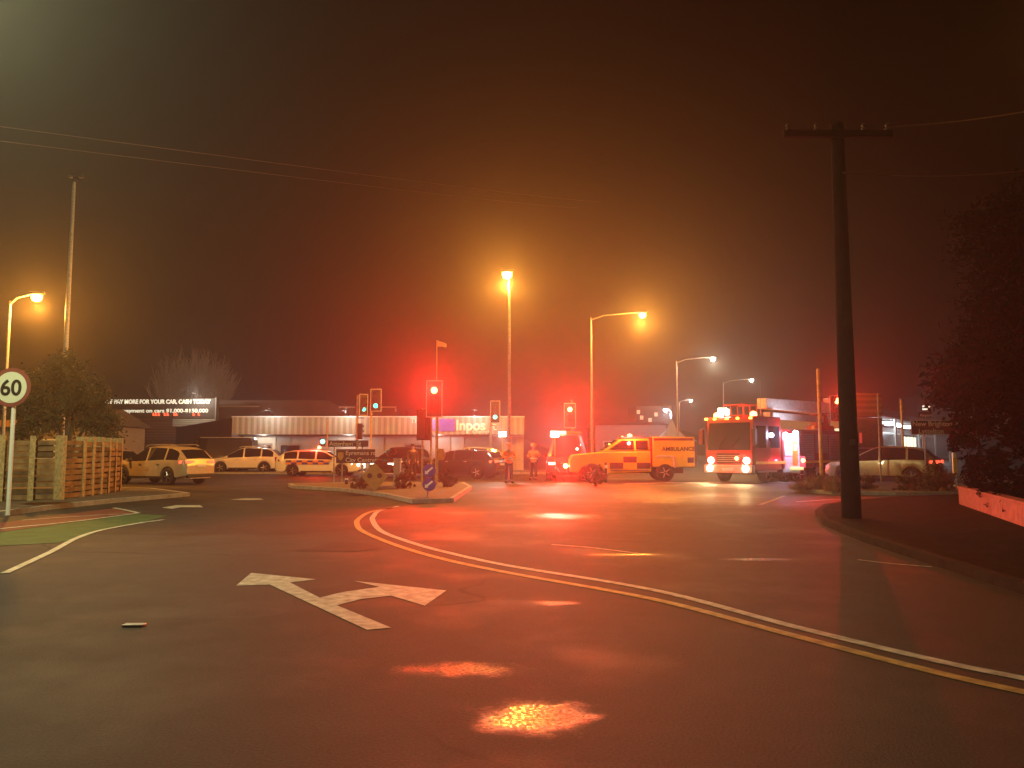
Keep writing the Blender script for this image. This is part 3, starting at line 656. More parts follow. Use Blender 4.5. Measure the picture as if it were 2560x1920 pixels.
WIRE = mat('wire', (.07, .05, .04), .7)
def wire(label, A, B, sag, r=.012):
    m = MB(); n = 18; pts = []
    for i in range(n + 1):
        u = i / n; p = A.lerp(B, u); p.z -= sag * 4 * u * (1 - u); pts.append(p)
    m.path(pts, r, 5); tag(m.build('overhead_wire', WIRE), label, 'wire')
topz = H - .02
wire('upper power wire leaving the utility pole to the right', Vector((b.x + 1.0, b.y - .14, topz)), at(2900, 190, 19), .25)
wire('lower sagging cable from the utility pole to the right edge', Vector((b.x, b.y - .2, at(2145, 440, Y).z)), at(2950, 330, 21), .5)
wire('upper wire crossing the top left sky', at(-60, 308, 24), at(1500, 505, 190), .3, .014)
wire('second wire just below the first in the top left sky', at(-60, 345, 24), at(1450, 520, 190), .3, .012)

# ------------------------------------------------------------------ BUILDINGS
CORR = stripes('corrugated_fascia', (.50, .46, .36), (.34, .31, .24), 0, .42, .45)
YB = 56.
def X_(px, Y): return (px - 1280) / F * Y * (math.cos(TH) + 0)  # near the horizon
def Xh(px, Y): return at(px, 1080, Y).x
t = thing('shop_building', 'long low shop with a pale ribbed fascia and white lettering', 'building', (Xh(580, YB), YB, 0))
W = Xh(1310, YB) - Xh(580, YB); zt = at(580, 1043, YB).z; zb_ = at(580, 1086, YB).z
m = MB(); m.box(0, W, 0, .35, zb_, zt); m.build('fascia', CORR, t)
m = MB(); m.box(-.05, W + .05, -.05, .4, zt, zt + .07); m.build('fascia_cap', WHITEP, t)
m = MB(); m.box(0, W, 1.3, 2.1, zb_ - .05, zb_ + .05); m.build('soffit', DARKMETAL, t)
m = MB(); m.box(.1, W, 2.2, 12, 0, zt - .3); m.build('wall', mat('shop_wall', (.38, .34, .28), .7, var=.12), t)
wp = [(590, 690, (.50, .46, .37)), (693, 728, (.26, .24, .21)), (731, 840, (.36, .32, .28)), (846, 960, (.40, .33, .28)), (965, 1050, (.42, .33, .26)), (1056, 1126, (.33, .24, .2)), (1130, 1160, (.5, .45, .4)), (1165, 1290, (.32, .27, .24))]
for i, (a_, c_, cl) in enumerate(wp):
    m = MB(); x0 = Xh(a_, YB + 2.15) - Xh(580, YB); x1 = Xh(c_, YB + 2.15) - Xh(580, YB); m.box(x0, x1, 2.12, 2.19, .1, zb_ - .15)
    m.build('wall_panel', mat('panel_%d' % i, cl, .6, var=.12, scale=1.5), t)
for a_ in (628, 700, 1010):
    m = MB(); x0 = Xh(a_, YB + 2.1) - Xh(580, YB); m.box(x0, x0 + 1.6, 2.08, 2.115, .15, 2.0); d_ = m.build('door', mat('shop_door', (.26, .20, .17), .4), t)
    m = MB(); m.box(x0 + .1, x0 + 1.5, 2.06, 2.078, .9, 1.85); m.build('pane', GLASS, d_)
# skewed dark side wing
m = MB(); A = Vector((Xh(580, YB) - .02, YB, 0)); B = Vector((Xh(440, 79), 79, 0)); o0 = t.location
m.prism([A - o0, B - o0, B - o0 + Vector((8, 1, 0)), A - o0 + Vector((.0, 12, 0))], (0, 0, zt - .06)); m.build('side_wing', mat('dark_side_wall', (.07, .035, .03), .8), t)
LET = mat('sign_letter_cream', (.85, .80, .62), .5, var=.03)
def onf(px, py): p = at(px, py, YB); return (p.x - o0.x, -.03, p.z)
text_obj('Inpos', 1.02, t, onf(1139, 1075), LET, bold=.035, ext=.03, sx=.98)
text_obj('t', .9, t, onf(1231, 1075), LET, bold=.01, ext=.03)
text_obj('Channel', .36, t, onf(1181, 1083.5), LET, bold=.012, ext=.02)
text_obj('The', .52, t, onf(1026, 1058), LET, bold=.0, ext=.02)
m = MB(); p0 = onf(1098, 1078); p1 = onf(1137, 1047); m.box(p0[0], p1[0], -.06, -.01, p0[2], p1[2]); m.build('purple_panel', mat('sign_purple', (.14, .12, .62), .5), t)
m = MB(); p0 = onf(1074, 1076); p1 = onf(1096, 1049); m.box(p0[0], p1[0], -.06, -.01, p0[2], p1[2]); m.build('purple_panel', mat('sign_violet', (.22, .2, .6), .5), t)
# added strip lights hidden behind the fascia brighten the shop front
for px in (640, 860, 1090):
    x = Xh(px, YB) - o0.x
    m = MB(); m.box(x - .5, x + .5, .7, .85, zb_ + .12, zb_ + .2); m.build('added_strip_light', emit('added_tube', (1, .9, .7), 3), t)
    light(t, (x, .78, zb_ + .02), (1, .93, .82), 130, .08)
for px in (680, 870, 1060, 1190):
    x = Xh(px, YB) - o0.x; m = MB(); m.path([(x, .1, zt + .07), (x, -.5, zt + .5), (x, -1.3, zt + .5)], .03, 6); m.box(x - .18, x + .18, -1.45, -1.2, zt + .42, zt + .52)
    m.build('added_floodlight', DARKMETAL, t); light(t, (x, -1.35, zt + .25), (1, .94, .88), 115, .06)  # floodlights added to whiten the fascia
# car buyer building
YA = 84.
t = thing('car_yard_building', 'brown clad car buying yard building with a lit white lettered sign', 'building', (Xh(150, YA), YA, 0)); o0 = t.location
zt2 = at(400, 996, YA).z; zs = at(400, 1046, YA).z
W2 = Xh(536, YA) - o0.x
m = MB(); m.box(0, W2 - .1, .2, 14, 0, zs - .02); m.build('wall', stripes('brown_weatherboard', (.21, .085, .06), (.13, .05, .04), 2, .30, .5), t)
m = MB(); m.box(-.1, W2, 0, .8, zs, zt2); sp_ = m.build('sign_board', mat('sign_board_dark', (.085, .06, .045), .6), t)
m = MB(); m.box(W2, W2 + .12, -.03, .8, at(400, 1066, YA).z, zt2 + .1); m.build('sign_end_frame', mat('frame_grey', (.3, .28, .22), .5), t)
m = MB(); m.box(Xh(430, YA) - o0.x, W2 - .02, .05, .18, at(400, 1066, YA).z, zs - .03); m.build('pale_cladding', stripes('pale_weatherboard', (.5, .45, .34), (.36, .32, .24), 2, .22, .5), t)
LETL = emit('lit_sign_letters', (1., .92, .66), 1.3)
def ona(px, py): p = at(px, py, YA); return (p.x - o0.x, -.04, p.z)
lt = text_obj('WE PAY MORE FOR YOUR CAR, CASH TODAY', .62, sp_, ona(264, 1009), LETL, bold=.03, ext=.02)
wd = max(v.co.x for v in lt.data.vertices); lt.scale.x = (Xh(528, YA) - Xh(262, YA)) / wd; lt.location.x = ona(262, 1009)[0]
lt = text_obj('instant payment on cars $1,000-$150,000', .56, sp_, ona(276, 1031), LETL, bold=.015, ext=.02)
wd = max(v.co.x for v in lt.data.vertices); lt.scale.x = (Xh(521, YA) - Xh(262, YA)) / wd; lt.location.x = ona(262, 1031)[0]
m = MB(); REDLED = emit('red_led', (1., .08, .03), 5)
for px in (384, 390, 397, 412, 419, 436, 441, 484, 497):
    p = ona(px, 1036); m.box(p[0] - .06, p[0] + .05, -.07, -.03, p[2] - .14, p[2] + .16); m.box(p[0] + .05, p[0] + .14, -.07, -.03, p[2] - .14, p[2] - .04)
m.build('red_led_segments', REDLED, sp_)
light(t, (W2 - 1.5, -1.6, zt2 + .3), (1, .93, .8), 500, .1)  # unseen lamp added to whiten the car yard sign
# warehouse behind the shop
t = thing('warehouse', 'dull brown warehouse wall showing above the shop fascia', 'building', (Xh(540, 88), 88, 0)); o0 = t.location
pts = [(540, 1180), (540, 1001), (820, 1001), (850, 1018), (990, 1018), (990, 1180)]
m = MB(); m.prism([Vector((at(a_, c_, 88).x - o0.x, 0, max(0, at(a_, c_, 88).z))) for a_, c_ in pts], (0, 10, 0)); m.build('wall', mat('warehouse_wall', (.17, .11, .08), .8, var=.2, scale=.5), t)
for (a_, c_, py) in ((542, 650, 1016), (848, 888, 1018), (945, 990, 1018)):
    m = MB(); p = at(a_, py, 88) - o0; q = at(c_, py, 88) - o0; m.box(p.x, q.x, -.2, -.02, p.z - .08, p.z + .08); m.build('gutter', mat('gutter_cream', (.7, .62, .48), .5), t)
m = MB(); m.box(*[at(988, 1030, 88).x - o0.x, at(991, 1030, 88).x - o0.x], -.2, -.02, at(988, 1030, 88).z, at(988, 1016, 88).z); m.build('downpipe', mat('gutter_cream', (0, 0, 0)), t)
# house behind the left fence
t = thing('house', 'grey house with orange light in its eave colour behind the fence and evergreen', 'house', at(60, 1125, 42)); t.location.z = 0; o0 = t.location
m = MB(); m.box(-8, 3.2, 0, 7, 0, 2.9); m.build('wall', mat('house_wall', (.22, .19, .14), .8), t)
m = MB(); m.prism([(-8.3, -.4, 2.9), (-8.3, 7.4, 2.9), (-8.3, 3.5, 3.9)], (11.8, 0, 0)); m.build('roof', mat('house_roof', (.07, .06, .05), .8), t)
m = MB(); m.box(-5, -.25, -.42, -.36, 2.75, 3.1); m.build('eave_board', mat('eave_orange_light_tone', (.55, .30, .10), .6), t)  # orange lamp light put into the eave's base colour
m = MB(); m.box(.6, 1.7, -.02, .03, 1.0, 2.1); w_ = m.build('window', WHITEP, t); m = MB(); m.box(.68, 1.62, -.04, -.022, 1.08, 2.02); m.build('pane', GLASS, w_)
# low pale hall far behind the ambulance, and marquee
t = thing('low_hall', 'low pale hall far behind the yellow ambulance', 'building', (Xh(1488, 95), 95, 0)); o0 = t.location
m = MB(); m.box(0, Xh(1665, 95) - o0.x, 0, 9, 0, at(1500, 1063, 95).z); m.build('wall', mat('hall_wall', (.34, .27, .25), .7), t)
m = MB(); m.prism([(-.4, -.3, at(1500, 1063, 95).z), (-.4, 9.3, at(1500, 1063, 95).z), (-.4, 4.5, at(1500, 1052, 95).z)], (Xh(1665, 95) - o0.x + .8, 0, 0)); m.build('roof', mat('hall_roof', (.16, .12, .11), .6), t)
for k in range(3):
    m = MB(); m.box(1 + k * 2.6, 2.4 + k * 2.6, -.03, .02, 1.2, 2.6); w_ = m.build('window', WHITEP, t); m = MB(); m.box(1.1 + k * 2.6, 2.3 + k * 2.6, -.05, -.032, 1.3, 2.5); m.build('pane', GLASS, w_)
t = thing('marquee', 'white peaked marquee beside the bluish yard lamp', 'tent', at(1680, 1125, 80)); t.location.z = 0; zt3 = at(1680, 1046, 80).z
m = MB(); m.loft([[(x * s_, y * s_, z) for x, y in ((-1, -1), (1, -1), (1, 1), (-1, 1))] for s_, z in ((2.2, 2.4), (1.2, 2.8), (.4, 3.7), (.03, zt3))]); m.build('canopy', mat('marquee_canvas', (.7, .68, .64), .7), t)
m = MB(); [m.tube((x, y, 0), (x, y, 2.45), .05) for x in (-2.1, 2.1) for y in (-2.1, 2.1)]; m.build('leg', GALV, t)
t = thing('two_storey_building', 'dim two storey block with small lit windows behind the ambulance roof', 'building', (Xh(1590, 120), 120, 0)); o0 = t.location
m = MB(); W3 = Xh(1680, 120) - o0.x; m.box(0, W3, 0, 8, 0, at(1600, 1015, 120).z); m.build('wall', mat('block_wall', (.13, .09, .08), .8), t)
for (px, py) in ((1596, 1030), (1604, 1044), (1640, 1036), (1625, 1050)):
    p = at(px, py, 120) - o0; m = MB(); m.box(p.x - .25, p.x + .25, -.06, .02, p.z - .3, p.z + .3); m.build('window', emit('dim_window', (1, .6, .4), .9), t)
# shop on the right with lit ceiling
YS0, YS1 = 60., 120.
A = at(2150, 1125, YS0); B = at(2372, 1125, YS1); A.z = B.z = 0
t = thing('lit_shop', 'glass fronted shop with bright ceiling lights behind the right corner poles', 'building', A)
d = (B - A); L_ = d.length; u = d.normalized(); nn = Vector((u.y, -u.x, 0))
if nn.y > 0: nn = -nn
def sb(a0, a1, n0, n1, z0, z1): 
    return [u * a0 + nn * n0 + Vector((0, 0, z0)), u * a1 + nn * n0 + Vector((0, 0, z0)), u * a1 + nn * n1 + Vector((0, 0, z0)), u * a0 + nn * n1 + Vector((0, 0, z0))], (0, 0, z1 - z0)
Hs = 3.9
m = MB(); m.prism(*sb(-6, L_, -1, 2.6, Hs, Hs + .5)); m.build('canopy_roof', mat('canopy_grey', (.20, .19, .18), .6), t)
m = MB(); m.prism(*sb(-6, L_, -8, -2, 0, Hs)); m.build('wall', mat('shop_back_wall', (.20, .21, .20), .7), t)
m = MB(); m.prism(*sb(-6, L_, -1.99, -1.9, .6, Hs - .5)); m.build('glass_front', mat('lit_glass', (.10, .13, .12), .15), t)
for k in range(9):
    m = MB(); a0 = 1 + k * 6; m.prism(*sb(a0, a0 + 1.6, -.1, 1.2, Hs - .12, Hs - .03)); m.build('ceiling_light', emit('cool_tube', (.82, .96, 1.), 14), t)
    if k in (0, 2, 5): light(t, u * (a0 + .8) + nn * .6 + Vector((0, 0, Hs - .5)), (.85, .95, 1), 420, .15)
for k in range(4):
    m = MB(); a0 = 38 + k * 3.2; m.prism(*sb(a0, a0 + 2.0, -1.87, -1.83, .6, 3.1)); m.build('lit_window', emit('warm_window', (1., .93, .62), 2.2), t)
for a_ in (2, 16, 30, 46): MB().tube(u * a_ + nn * 2.3, u * a_ + nn * 2.3 + Vector((0, 0, Hs)), .09).build('column', GALV, t)
# far block with lit windows seen over the place name sign
t = thing('tower_block', 'distant dark block with two rows of small lit windows above the right signs', 'building', (Xh(2295, 170), 170, 0)); o0 = t.location
m = MB(); m.box(0, 7, 0, 8, 0, 13.5); m.build('wall', mat('block_wall', (0, 0, 0)), t)
for i in range(4):
    for j in range(2):
        p = at(2308 + i * 5, 1016 + j * 7, 170) - o0; m = MB(); m.box(p.x - .17, p.x + .15, -.06, .02, p.z - .15, p.z + .15); m.build('window', emit('bright_window', (1, .95, .75), 3), t)

# ------------------------------------------------------------------ VEHICLES
def interp(pts, x):
    if x <= pts[0][0]: return pts[0][1]
    for (a_, b_), (c_, d_) in zip(pts, pts[1:]):
        if x <= c_: return b_ + (d_ - b_) * (x - a_) / (c_ - a_)
    return pts[-1][1]
KINDS = {
 'suv': dict(L=4.65, wd=.93, belt=[(-2.32, .82), (-2.24, 1.06), (-1, 1.08), (1.15, .99), (2.0, .92), (2.22, .82), (2.32, .62)],
   roof=[(-2.32, .84), (-2.24, 1.09), (-1.78, 1.50), (-1.4, 1.61), (-.3, 1.67), (.1, 1.63), (.35, 1.54), (1.3, 1.02), (2.0, .95), (2.22, .85), (2.32, .64)],
   ws=(.35, 1.3), rw=(-2.2, -1.78), side=(-1.9, 1.0), pil=(-1.15, -.05), wh=(-1.35, 1.4), r=.37, sill=.34),
 'sedan': dict(L=4.75, wd=.90, belt=[(-2.37, .72), (-2.28, .95), (-1.6, 1.0), (1.1, .93), (2.0, .82), (2.25, .72), (2.37, .55)],
   roof=[(-2.37, .74), (-2.28, .98), (-1.75, 1.03), (-1.05, 1.40), (-.6, 1.45), (.1, 1.46), (.35, 1.42), (1.15, .96), (2.0, .85), (2.25, .75), (2.37, .57)],
   ws=(.35, 1.15), rw=(-1.75, -1.05), side=(-1.5, .95), pil=(-.95, -.05), wh=(-1.4, 1.42), r=.33, sill=.28),
 'wagon': dict(L=4.9, wd=.92, belt=[(-2.45, .75), (-2.36, .98), (-1.2, 1.0), (1.15, .94), (2.05, .84), (2.3, .74), (2.45, .56)],
   roof=[(-2.45, .77), (-2.36, 1.0), (-1.95, 1.38), (-1.5, 1.46), (-.2, 1.50), (.3, 1.45), (.5, 1.38), (1.25, .97), (2.05, .87), (2.3, .77), (2.45, .58)],
   ws=(.5, 1.25), rw=(-2.33, -1.95), side=(-1.9, 1.0), pil=(-1.1, -.05), wh=(-1.4, 1.45), r=.34, sill=.28),
 'van': dict(L=5.2, wd=.98, belt=[(-2.6, 1.0), (-2.55, 1.15), (1.6, 1.15), (2.3, 1.05), (2.5, .9), (2.6, .65)],
   roof=[(-2.6, 1.02), (-2.58, 2.15), (-2.4, 2.3), (.9, 2.32), (1.3, 2.22), (2.0, 1.2), (2.3, 1.08), (2.5, .93), (2.6, .67)],
   ws=(1.3, 2.0), rw=(-2.59, -2.57), side=(.55, 1.75), pil=(1.2,), wh=(-1.6, 1.65), r=.35, sill=.34),
}
def wheel(parent, x, y, r, side, wdt=.21, rimm=ALLOY, hub=False):
    m = MB(); m.lathe([(r * .62, -wdt / 2), (r * .9, -wdt / 2), (r, -wdt * .34), (r, wdt * .34), (r * .9, wdt / 2), (r * .62, wdt / 2)], axis='y', n=24, caps=False)
    ty = m.build('tyre', RUBBER, parent, loc=(x, y, r))
    m = MB(); o = side * wdt * .42
    m.lathe([(.001, o), (r * .12, o * .55), (r * .14, o * .3), (r * .6, o * .1), (r * .64, o * .5), (r * .64, -o)], axis='y', n=24, m=1)
    for k in range(5):
        a_ = k * 2 * math.pi / 5; c, s_ = math.cos(a_), math.sin(a_)
        m.tube((c * r * .1, o * .92, s_ * r * .1), (c * r * .62, o * .86, s_ * r * .62), r * .075, r * .05, 6)
    m.build('rim', [rimm, BLACK], ty); return ty
def car(name, label, loc, rz, kind, paint, head=None, tail=None, cat='car', group=None, accent=None, plate=True, brake=1., rails=False):
    K = KINDS[kind]; L = K['L'] / 2; W = K['wd']; r = K['r']; ar = r + .06
    t = thing(name, label, cat, loc, rz, group)
    wf = [(-L, .80 * W), (-L + .12, .93 * W), (-L + .5, W), (L - .8, W), (L - .25, .92 * W), (L, .74 * W)]
    xs = set([-L, L]) | set(a_ for a_, _ in K['belt']) | set(a_ for a_, _ in K['roof']) | set(a_ for a_, _ in wf)
    for wx in K['wh']:
        for k in range(13): xs.add(wx + ar * math.cos(math.pi * k / 12))
    for p in K['pil']: xs |= {p - .045, p + .045}
    xs |= set(K['side']) | set(K['ws']) | set(K['rw'])
    xs = sorted(xs); q = [xs[0]]
    for x in xs[1:]:
        if x - q[-1] > .004: q.append(x)
    xs = q; ins = []
    for x0, x1 in zip(xs, xs[1:]):
        if x1 - x0 > .35: ins.append((x0 + x1) / 2)
    xs = sorted(xs + ins)
    rings = []
    for x in xs:
        bt = interp(K['belt'], x); rf = max(interp(K['roof'], x), bt + .008); w_ = interp(wf, x)
        zl = K['sill'] + .10 * max(0, (abs(x) - L + .3) / .3)
        arch = 0
        for wx in K['wh']:
            if abs(x - wx) < ar: zl = max(zl, r + math.sqrt(ar * ar - (x - wx) ** 2)); arch = 1
        zl = min(zl, bt - .08)
        s_ = min(1, (rf - bt) / .3); wr = w_ * (.95 - .02 * s_) - (rf - bt) * .27
        zb = K['sill'] - .06
        half = [(0, zb), (w_ * .74, zb), (w_ * .74, max(zb + .01, zl - .002)), (w_ * .985, zl), (w_ + .012, zl + (bt - zl) * .5), (w_ * .965, bt), (wr, rf - .05 * s_ - .004), (wr * .82, rf), (0, rf + .025)]
        rings.append([(x, y, z) for y, z in half] + [(x, -y, z) for y, z in reversed(half[1:-1])])
    n = len(rings[0])
    body = MB(); gl = MB(); roofg = []
    vs = [p for rg in rings for p in rg]
    bf, gf = [], []
    for i in range(len(xs) - 1):
        xm = (xs[i] + xs[i + 1]) / 2
        for k in range(n):
            k2 = (k + 1) % n; f = (i * n + k, i * n + k2, (i + 1) * n + k2, (i + 1) * n + k)
            kk = k if k < 8 else (n - 1 - k)
            glass = False
            if kk == 5 and K['side'][0] < xm < K['side'][1] and not any(abs(xm - p) < .046 for p in K['pil']): glass = True
            if kk in (6, 7) and (K['ws'][0] < xm < K['ws'][1] or K['rw'][0] < xm < K['rw'][1]): glass = kk == 7
            if glass: gf.append((('side_window' if kk == 5 else 'windscreen' if xm > 0 else 'rear_window'), (k < 8) if kk == 5 else 0, f))
            else: bf.append(f)
    bf.append(tuple(reversed(range(n)))); bf.append(tuple(range((len(rings) - 1) * n, len(rings) * n)))
    body.add(vs, bf); bo = body.build('body', paint, t, smooth=28)
    glob = []
    for key in sorted(set((a_, b_) for a_, b_, _ in gf)):
        q_ = MB(); q_.add(vs, [f for a_, b_, f in gf if (a_, b_) == key]); glob.append(q_.build(key[0], GLASS, t, smooth=28))
    for o_ in [bo] + glob:
        bm = bmesh.new(); bm.from_mesh(o_.data); bmesh.ops.delete(bm, geom=[v for v in bm.verts if not v.link_faces], context='VERTS'); bm.to_mesh(o_.data); bm.free()
    for wx in K['wh']:
        for s_ in (-1, 1): wheel(t, wx, s_ * (W - .115), r, s_)
    zf = interp(K['belt'], L - .12); zr = interp(K['belt'], -L + .1)
    for s_ in (-1, 1):
        m = MB(); m.loft([[(L - .42, s_ * (W * .93 + .012), zf - .08), (L - .42, s_ * (W * .93 + .012), zf + .03), (L - .45, s_ * W * .8, zf + .06), (L - .45, s_ * W * .8, zf - .08)],
                          [(L - .04, s_ * W * .78, zf - .14), (L - .04, s_ * W * .78, zf - .02), (L - .06, s_ * W * .45, zf - .02), (L - .04, s_ * W * .45, zf - .14)]])
        m.build('headlight', head if head else mat('headlight_glass', (.5, .5, .5), .1), t)
        m = MB(); m.loft([[(-L + .30, s_ * (W * .97 + .015), zr - .02), (-L + .30, s_ * (W * .97 + .015), zr - .14), (-L + .3, s_ * W * .8, zr - .14), (-L + .3, s_ * W * .8, zr - .02)],
                          [(-L - .015, s_ * W * .79, zr + .0), (-L - .015, s_ * W * .79, zr - .13), (-L - .02, s_ * W * .42, zr - .10), (-L - .02, s_ * W * .42, zr - .02)]])
        m.build('tail_light', tail if tail else mat('tail_lens', (.25, .01, .01), .2), t)
        m = MB(); m.loft([[(1.0 + dx, s_ * (W * .9 + a_), interp(K['belt'], 1) + b_) for dx, b_ in ((-.06, -.0), (.06, .0), (.05, .12), (-.05, .12))] for a_ in (.0, .12, .22)]); m.build('mirror', paint, t, bevel=.01)
        m = MB(); [m.box(x, x + .16, s_ * (W + .01) - .012, s_ * (W + .01) + .012, .88, .91) for x in (-.85, .25)]; m.build('door_handle', accent or ALLOY, t)
    m = MB(); m.box(L - .1, L + .02, -W * .7, W * .7, .28, .46); m.build('front_bumper', BLACK, t, bevel=.03)
    m = MB(); m.box(L - .1, L + .005, -W * .4, W * .4, zf - .22, zf - .08); m.build('grille', BLACK, t, bevel=.01)
    m = MB(); m.box(-L - .03, -L + .1, -W * .78, W * .78, .32, .48); m.build('rear_bumper', BLACK if kind != 'sedan' else paint, t, bevel=.03)
    if plate:
        m = MB(); m.box(-L - .04, -L - .032, -.24, .24, zr - .28, zr - .17); m.build('number_plate', WHITEP, t)
    for y_ in (-W, W - .02): MB().box(-.9, .9, y_, y_ + .02, K['sill'] - .04, K['sill'] + .04).build('side_skirt', BLACK, t, bevel=.008)
    if rails:
        m = MB(); zr_ = 1.74
        for s_ in (-1, 1): m.path([(-1.5, s_ * .62, zr_ - .06), (-1.3, s_ * .62, zr_), (.1, s_ * .62, zr_ - .01), (.3, s_ * .62, zr_ - .08)], .02, 6)
        m.build('roof_rails', ALLOY, t)
    return t
def vloc(px, Y): v = at(px, 1125, Y); v.z = 0; return v
HEADON = emit('headlight_on', (1., .93, .72), 22); TAILON = emit('tail_on', (1., .07, .03), 5.)
HEADDIM = emit('headlight_dim', (1., .95, .8), 3.)
SILVER = mat('champagne_paint', (.55, .46, .32), .3, .3, var=.05, coat=.6); PEARL = mat('pearl_white_paint', (.72, .70, .66), .28, .0, var=.04, coat=.6)
DARKP = mat('dark_blue_paint', (.03, .03, .04), .25, .2, var=.1, coat=.7); GOLD = mat('gold_paint', (.38, .28, .15), .35, .4, var=.1, coat=.5)
PALE = mat('cream_car_paint', (.60, .56, .42), .3, var=.05, coat=.6); REDP = mat('fire_red_paint', (.24, .012, .010), .3, var=.12, coat=.6)
c = car('suv_car', 'pale gold SUV with lit tail lights driving away left by the fence', vloc(408, 34.5), R(180 - 25), 'suv', SILVER, tail=TAILON, rails=True)
light(c, (-3.1, 0, .9), (1, .05, .03), 3, .05)
c = car('hatch_car', 'pale car with one glaring headlight half hidden by the fence end', vloc(300, 43), R(-25), 'sedan', PALE, head=HEADON)
c = car('parked_van', 'dark van with a white roof edge parked behind the two SUVs', vloc(545, 53.5), R(184), 'van', DARKP)
m = MB(); m.box(-2.3, 1.0, -.8, .8, 2.335, 2.37); m.build('roof_panel', WHITEP, c, bevel=.02)
c = car('white_suv', 'white SUV parked side on before the shop wall', vloc(617, 50.5), R(184), 'suv', PEARL, rails=True)
c = car('police_car', 'white police car with chequered side and red roof beacon', vloc(803, 45), R(-3), 'wagon', PEARL, head=HEADON, cat='police car')
def checker(t, x0, x1, z0, z1, y, nx, nz, m1, m2, name='chequer_band', skip=None):
    m = MB(); dx = (x1 - x0) / nx; dz = (z1 - z0) / nz
    for i in range(nx):
        for j in range(nz):
            if skip and skip(i, j): continue
            m.box(x0 + i * dx + .002, x0 + (i + 1) * dx - .002, min(y, y * 1.012), max(y, y * 1.012), z0 + j * dz + .002, z0 + (j + 1) * dz - .002, (i + j) % 2)
    return m.build(name, [m1, m2], t)
ORNG = mat('police_orange', (.75, .25, .03), .4); PBLUE = mat('police_blue', (.03, .05, .35), .4); YELO = mat('ambulance_yellow', (.78, .66, .03), .4, var=.06, coat=.4)
for s_ in (-1, 1): checker(c, -1.75, .75, .68, .92, s_ * .945, 8, 2, ORNG, PBLUE)
m = MB(); m.box(-.2, .15, -.55, .55, 1.5, 1.58); m.build('light_bar', mat('bar_grey', (.2, .2, .2), .4), c, bevel=.02)
m = MB(); m.lathe([(.10, 1.58), (.09, 1.70), (.03, 1.74)], c=(-.05, -.2, 0), n=12); m.build('beacon', REDE, c)
light(c, (-.05, -.75, 1.75), (1, .03, .02), 420, .08); light(c, (2.62, .5, .72), (1, .95, .8), 30, .08)
c = car('black_suv', 'black four wheel drive facing the camera beside the standing officer', vloc(1003, 43.5), R(-110), 'suv', DARKP, head=HEADDIM)
c = car('black_hatch', 'dark car with thin lit tail lights right of the main signal', vloc(1150, 41.5), R(157), 'wagon', DARKP, tail=TAILON)
c = car('pale_roofed_car', 'car with a bright pale roof behind the dark car', vloc(1172, 47), R(182), 'suv', mat('beige_car_paint', (.5, .45, .36), .3, coat=.5), tail=None)
c = car('gold_car', 'gold hatchback with a glowing red tail light in front of the lit shop', vloc(2205, 35), R(143), 'suv', GOLD, tail=TAILON)
# rescue van in the glare
c = car('rescue_van', 'red rescue van facing the camera with flashing lights behind the dark shrub', vloc(1420, 40.5), R(-98), 'van', REDP, head=HEADDIM, cat='rescue van')
m = MB(); m.box(.6, .9, -.75, .75, 2.33, 2.45); m.build('light_bar', mat('bar_amber', (.4, .2, .05), .4), c, bevel=.02)
m = MB(); m.box(.88, .94, -.55, -.05, 2.34, 2.46); m.build('amber_lamp', emit('amber_lamp', (1., .55, .22), 9), c)
for (y_, z_, m_, r_, nm) in [(0.05, .72, emit('orange_red_strobe', (1., .3, .08), 30), .11, 'strobe_lamp'), (.42, 1.10, HEADON, .09, 'white_lamp'), (.62, 1.13, HEADON, .05, 'white_lamp'), (.62, 1.55, emit('pink_lamp', (1., .5, .4), 12), .06, 'marker_lamp')]:
    m = MB(); m.lathe([(.002, r_ * .6), (r_ * .7, r_ * .4), (r_, 0), (r_, -.05)], c=(2.62, y_, z_), axis='x', n=14); m.build(nm, m_, c)
light(c, (3.0, .05, .75), (1, .02, .012), 7500, .08, 'SPOT', (1, .1, .10), 62); light(c, (2.9, .5, 1.15), (1, .9, .7), 40, .06)

# yellow ambulance: four wheel drive pickup with box
YM = 38.; x0 = at(1725, 1125, YM).x
t = thing('ambulance', 'yellow four wheel drive ambulance with chequered door and square rear box', 'ambulance', (at(1580, 1125, YM).x, YM, 0), R(180)); ox = at(1580, 1125, YM).x
def ax(px): return -(at(px, 1125, YM).x - ox)      # local x grows towards the front (left in the photograph)
def az(py): return at(1580, py, YM).z
# box
m = MB(); m.box(ax(1725), ax(1622), -.02, 2.0, az(1166), az(1093)); m.build('rear_box', YELO, t, bevel=.04, loc=(0, -1.0, 0))
m = MB(); m.box(ax(1722), ax(1626), 1.003, 1.012, az(1102), az(1096)); m.build('roof_stripe', mat('dark_stripe', (.2, .05, .02), .5), t)
m = MB(); m.box(ax(1621), ax(1617), -1, 1.0, az(1166), az(1094)); m.build('box_front_frame', REDP, t, bevel=.01)
m = MB(); m.box(ax(1722), ax(1707), 1.004, 1.012, az(1156), az(1143)); m.build('rear_chequer', DARKP, t)
lt = text_obj('AMBULANCE', .27, t, (0, 0, 0), mat('dark_letter', (.10, .04, .02), .5), bold=.02)
lt.rotation_euler = (0, 0, R(180)); lt.location = (ax(1645), 1.012, az(1127))
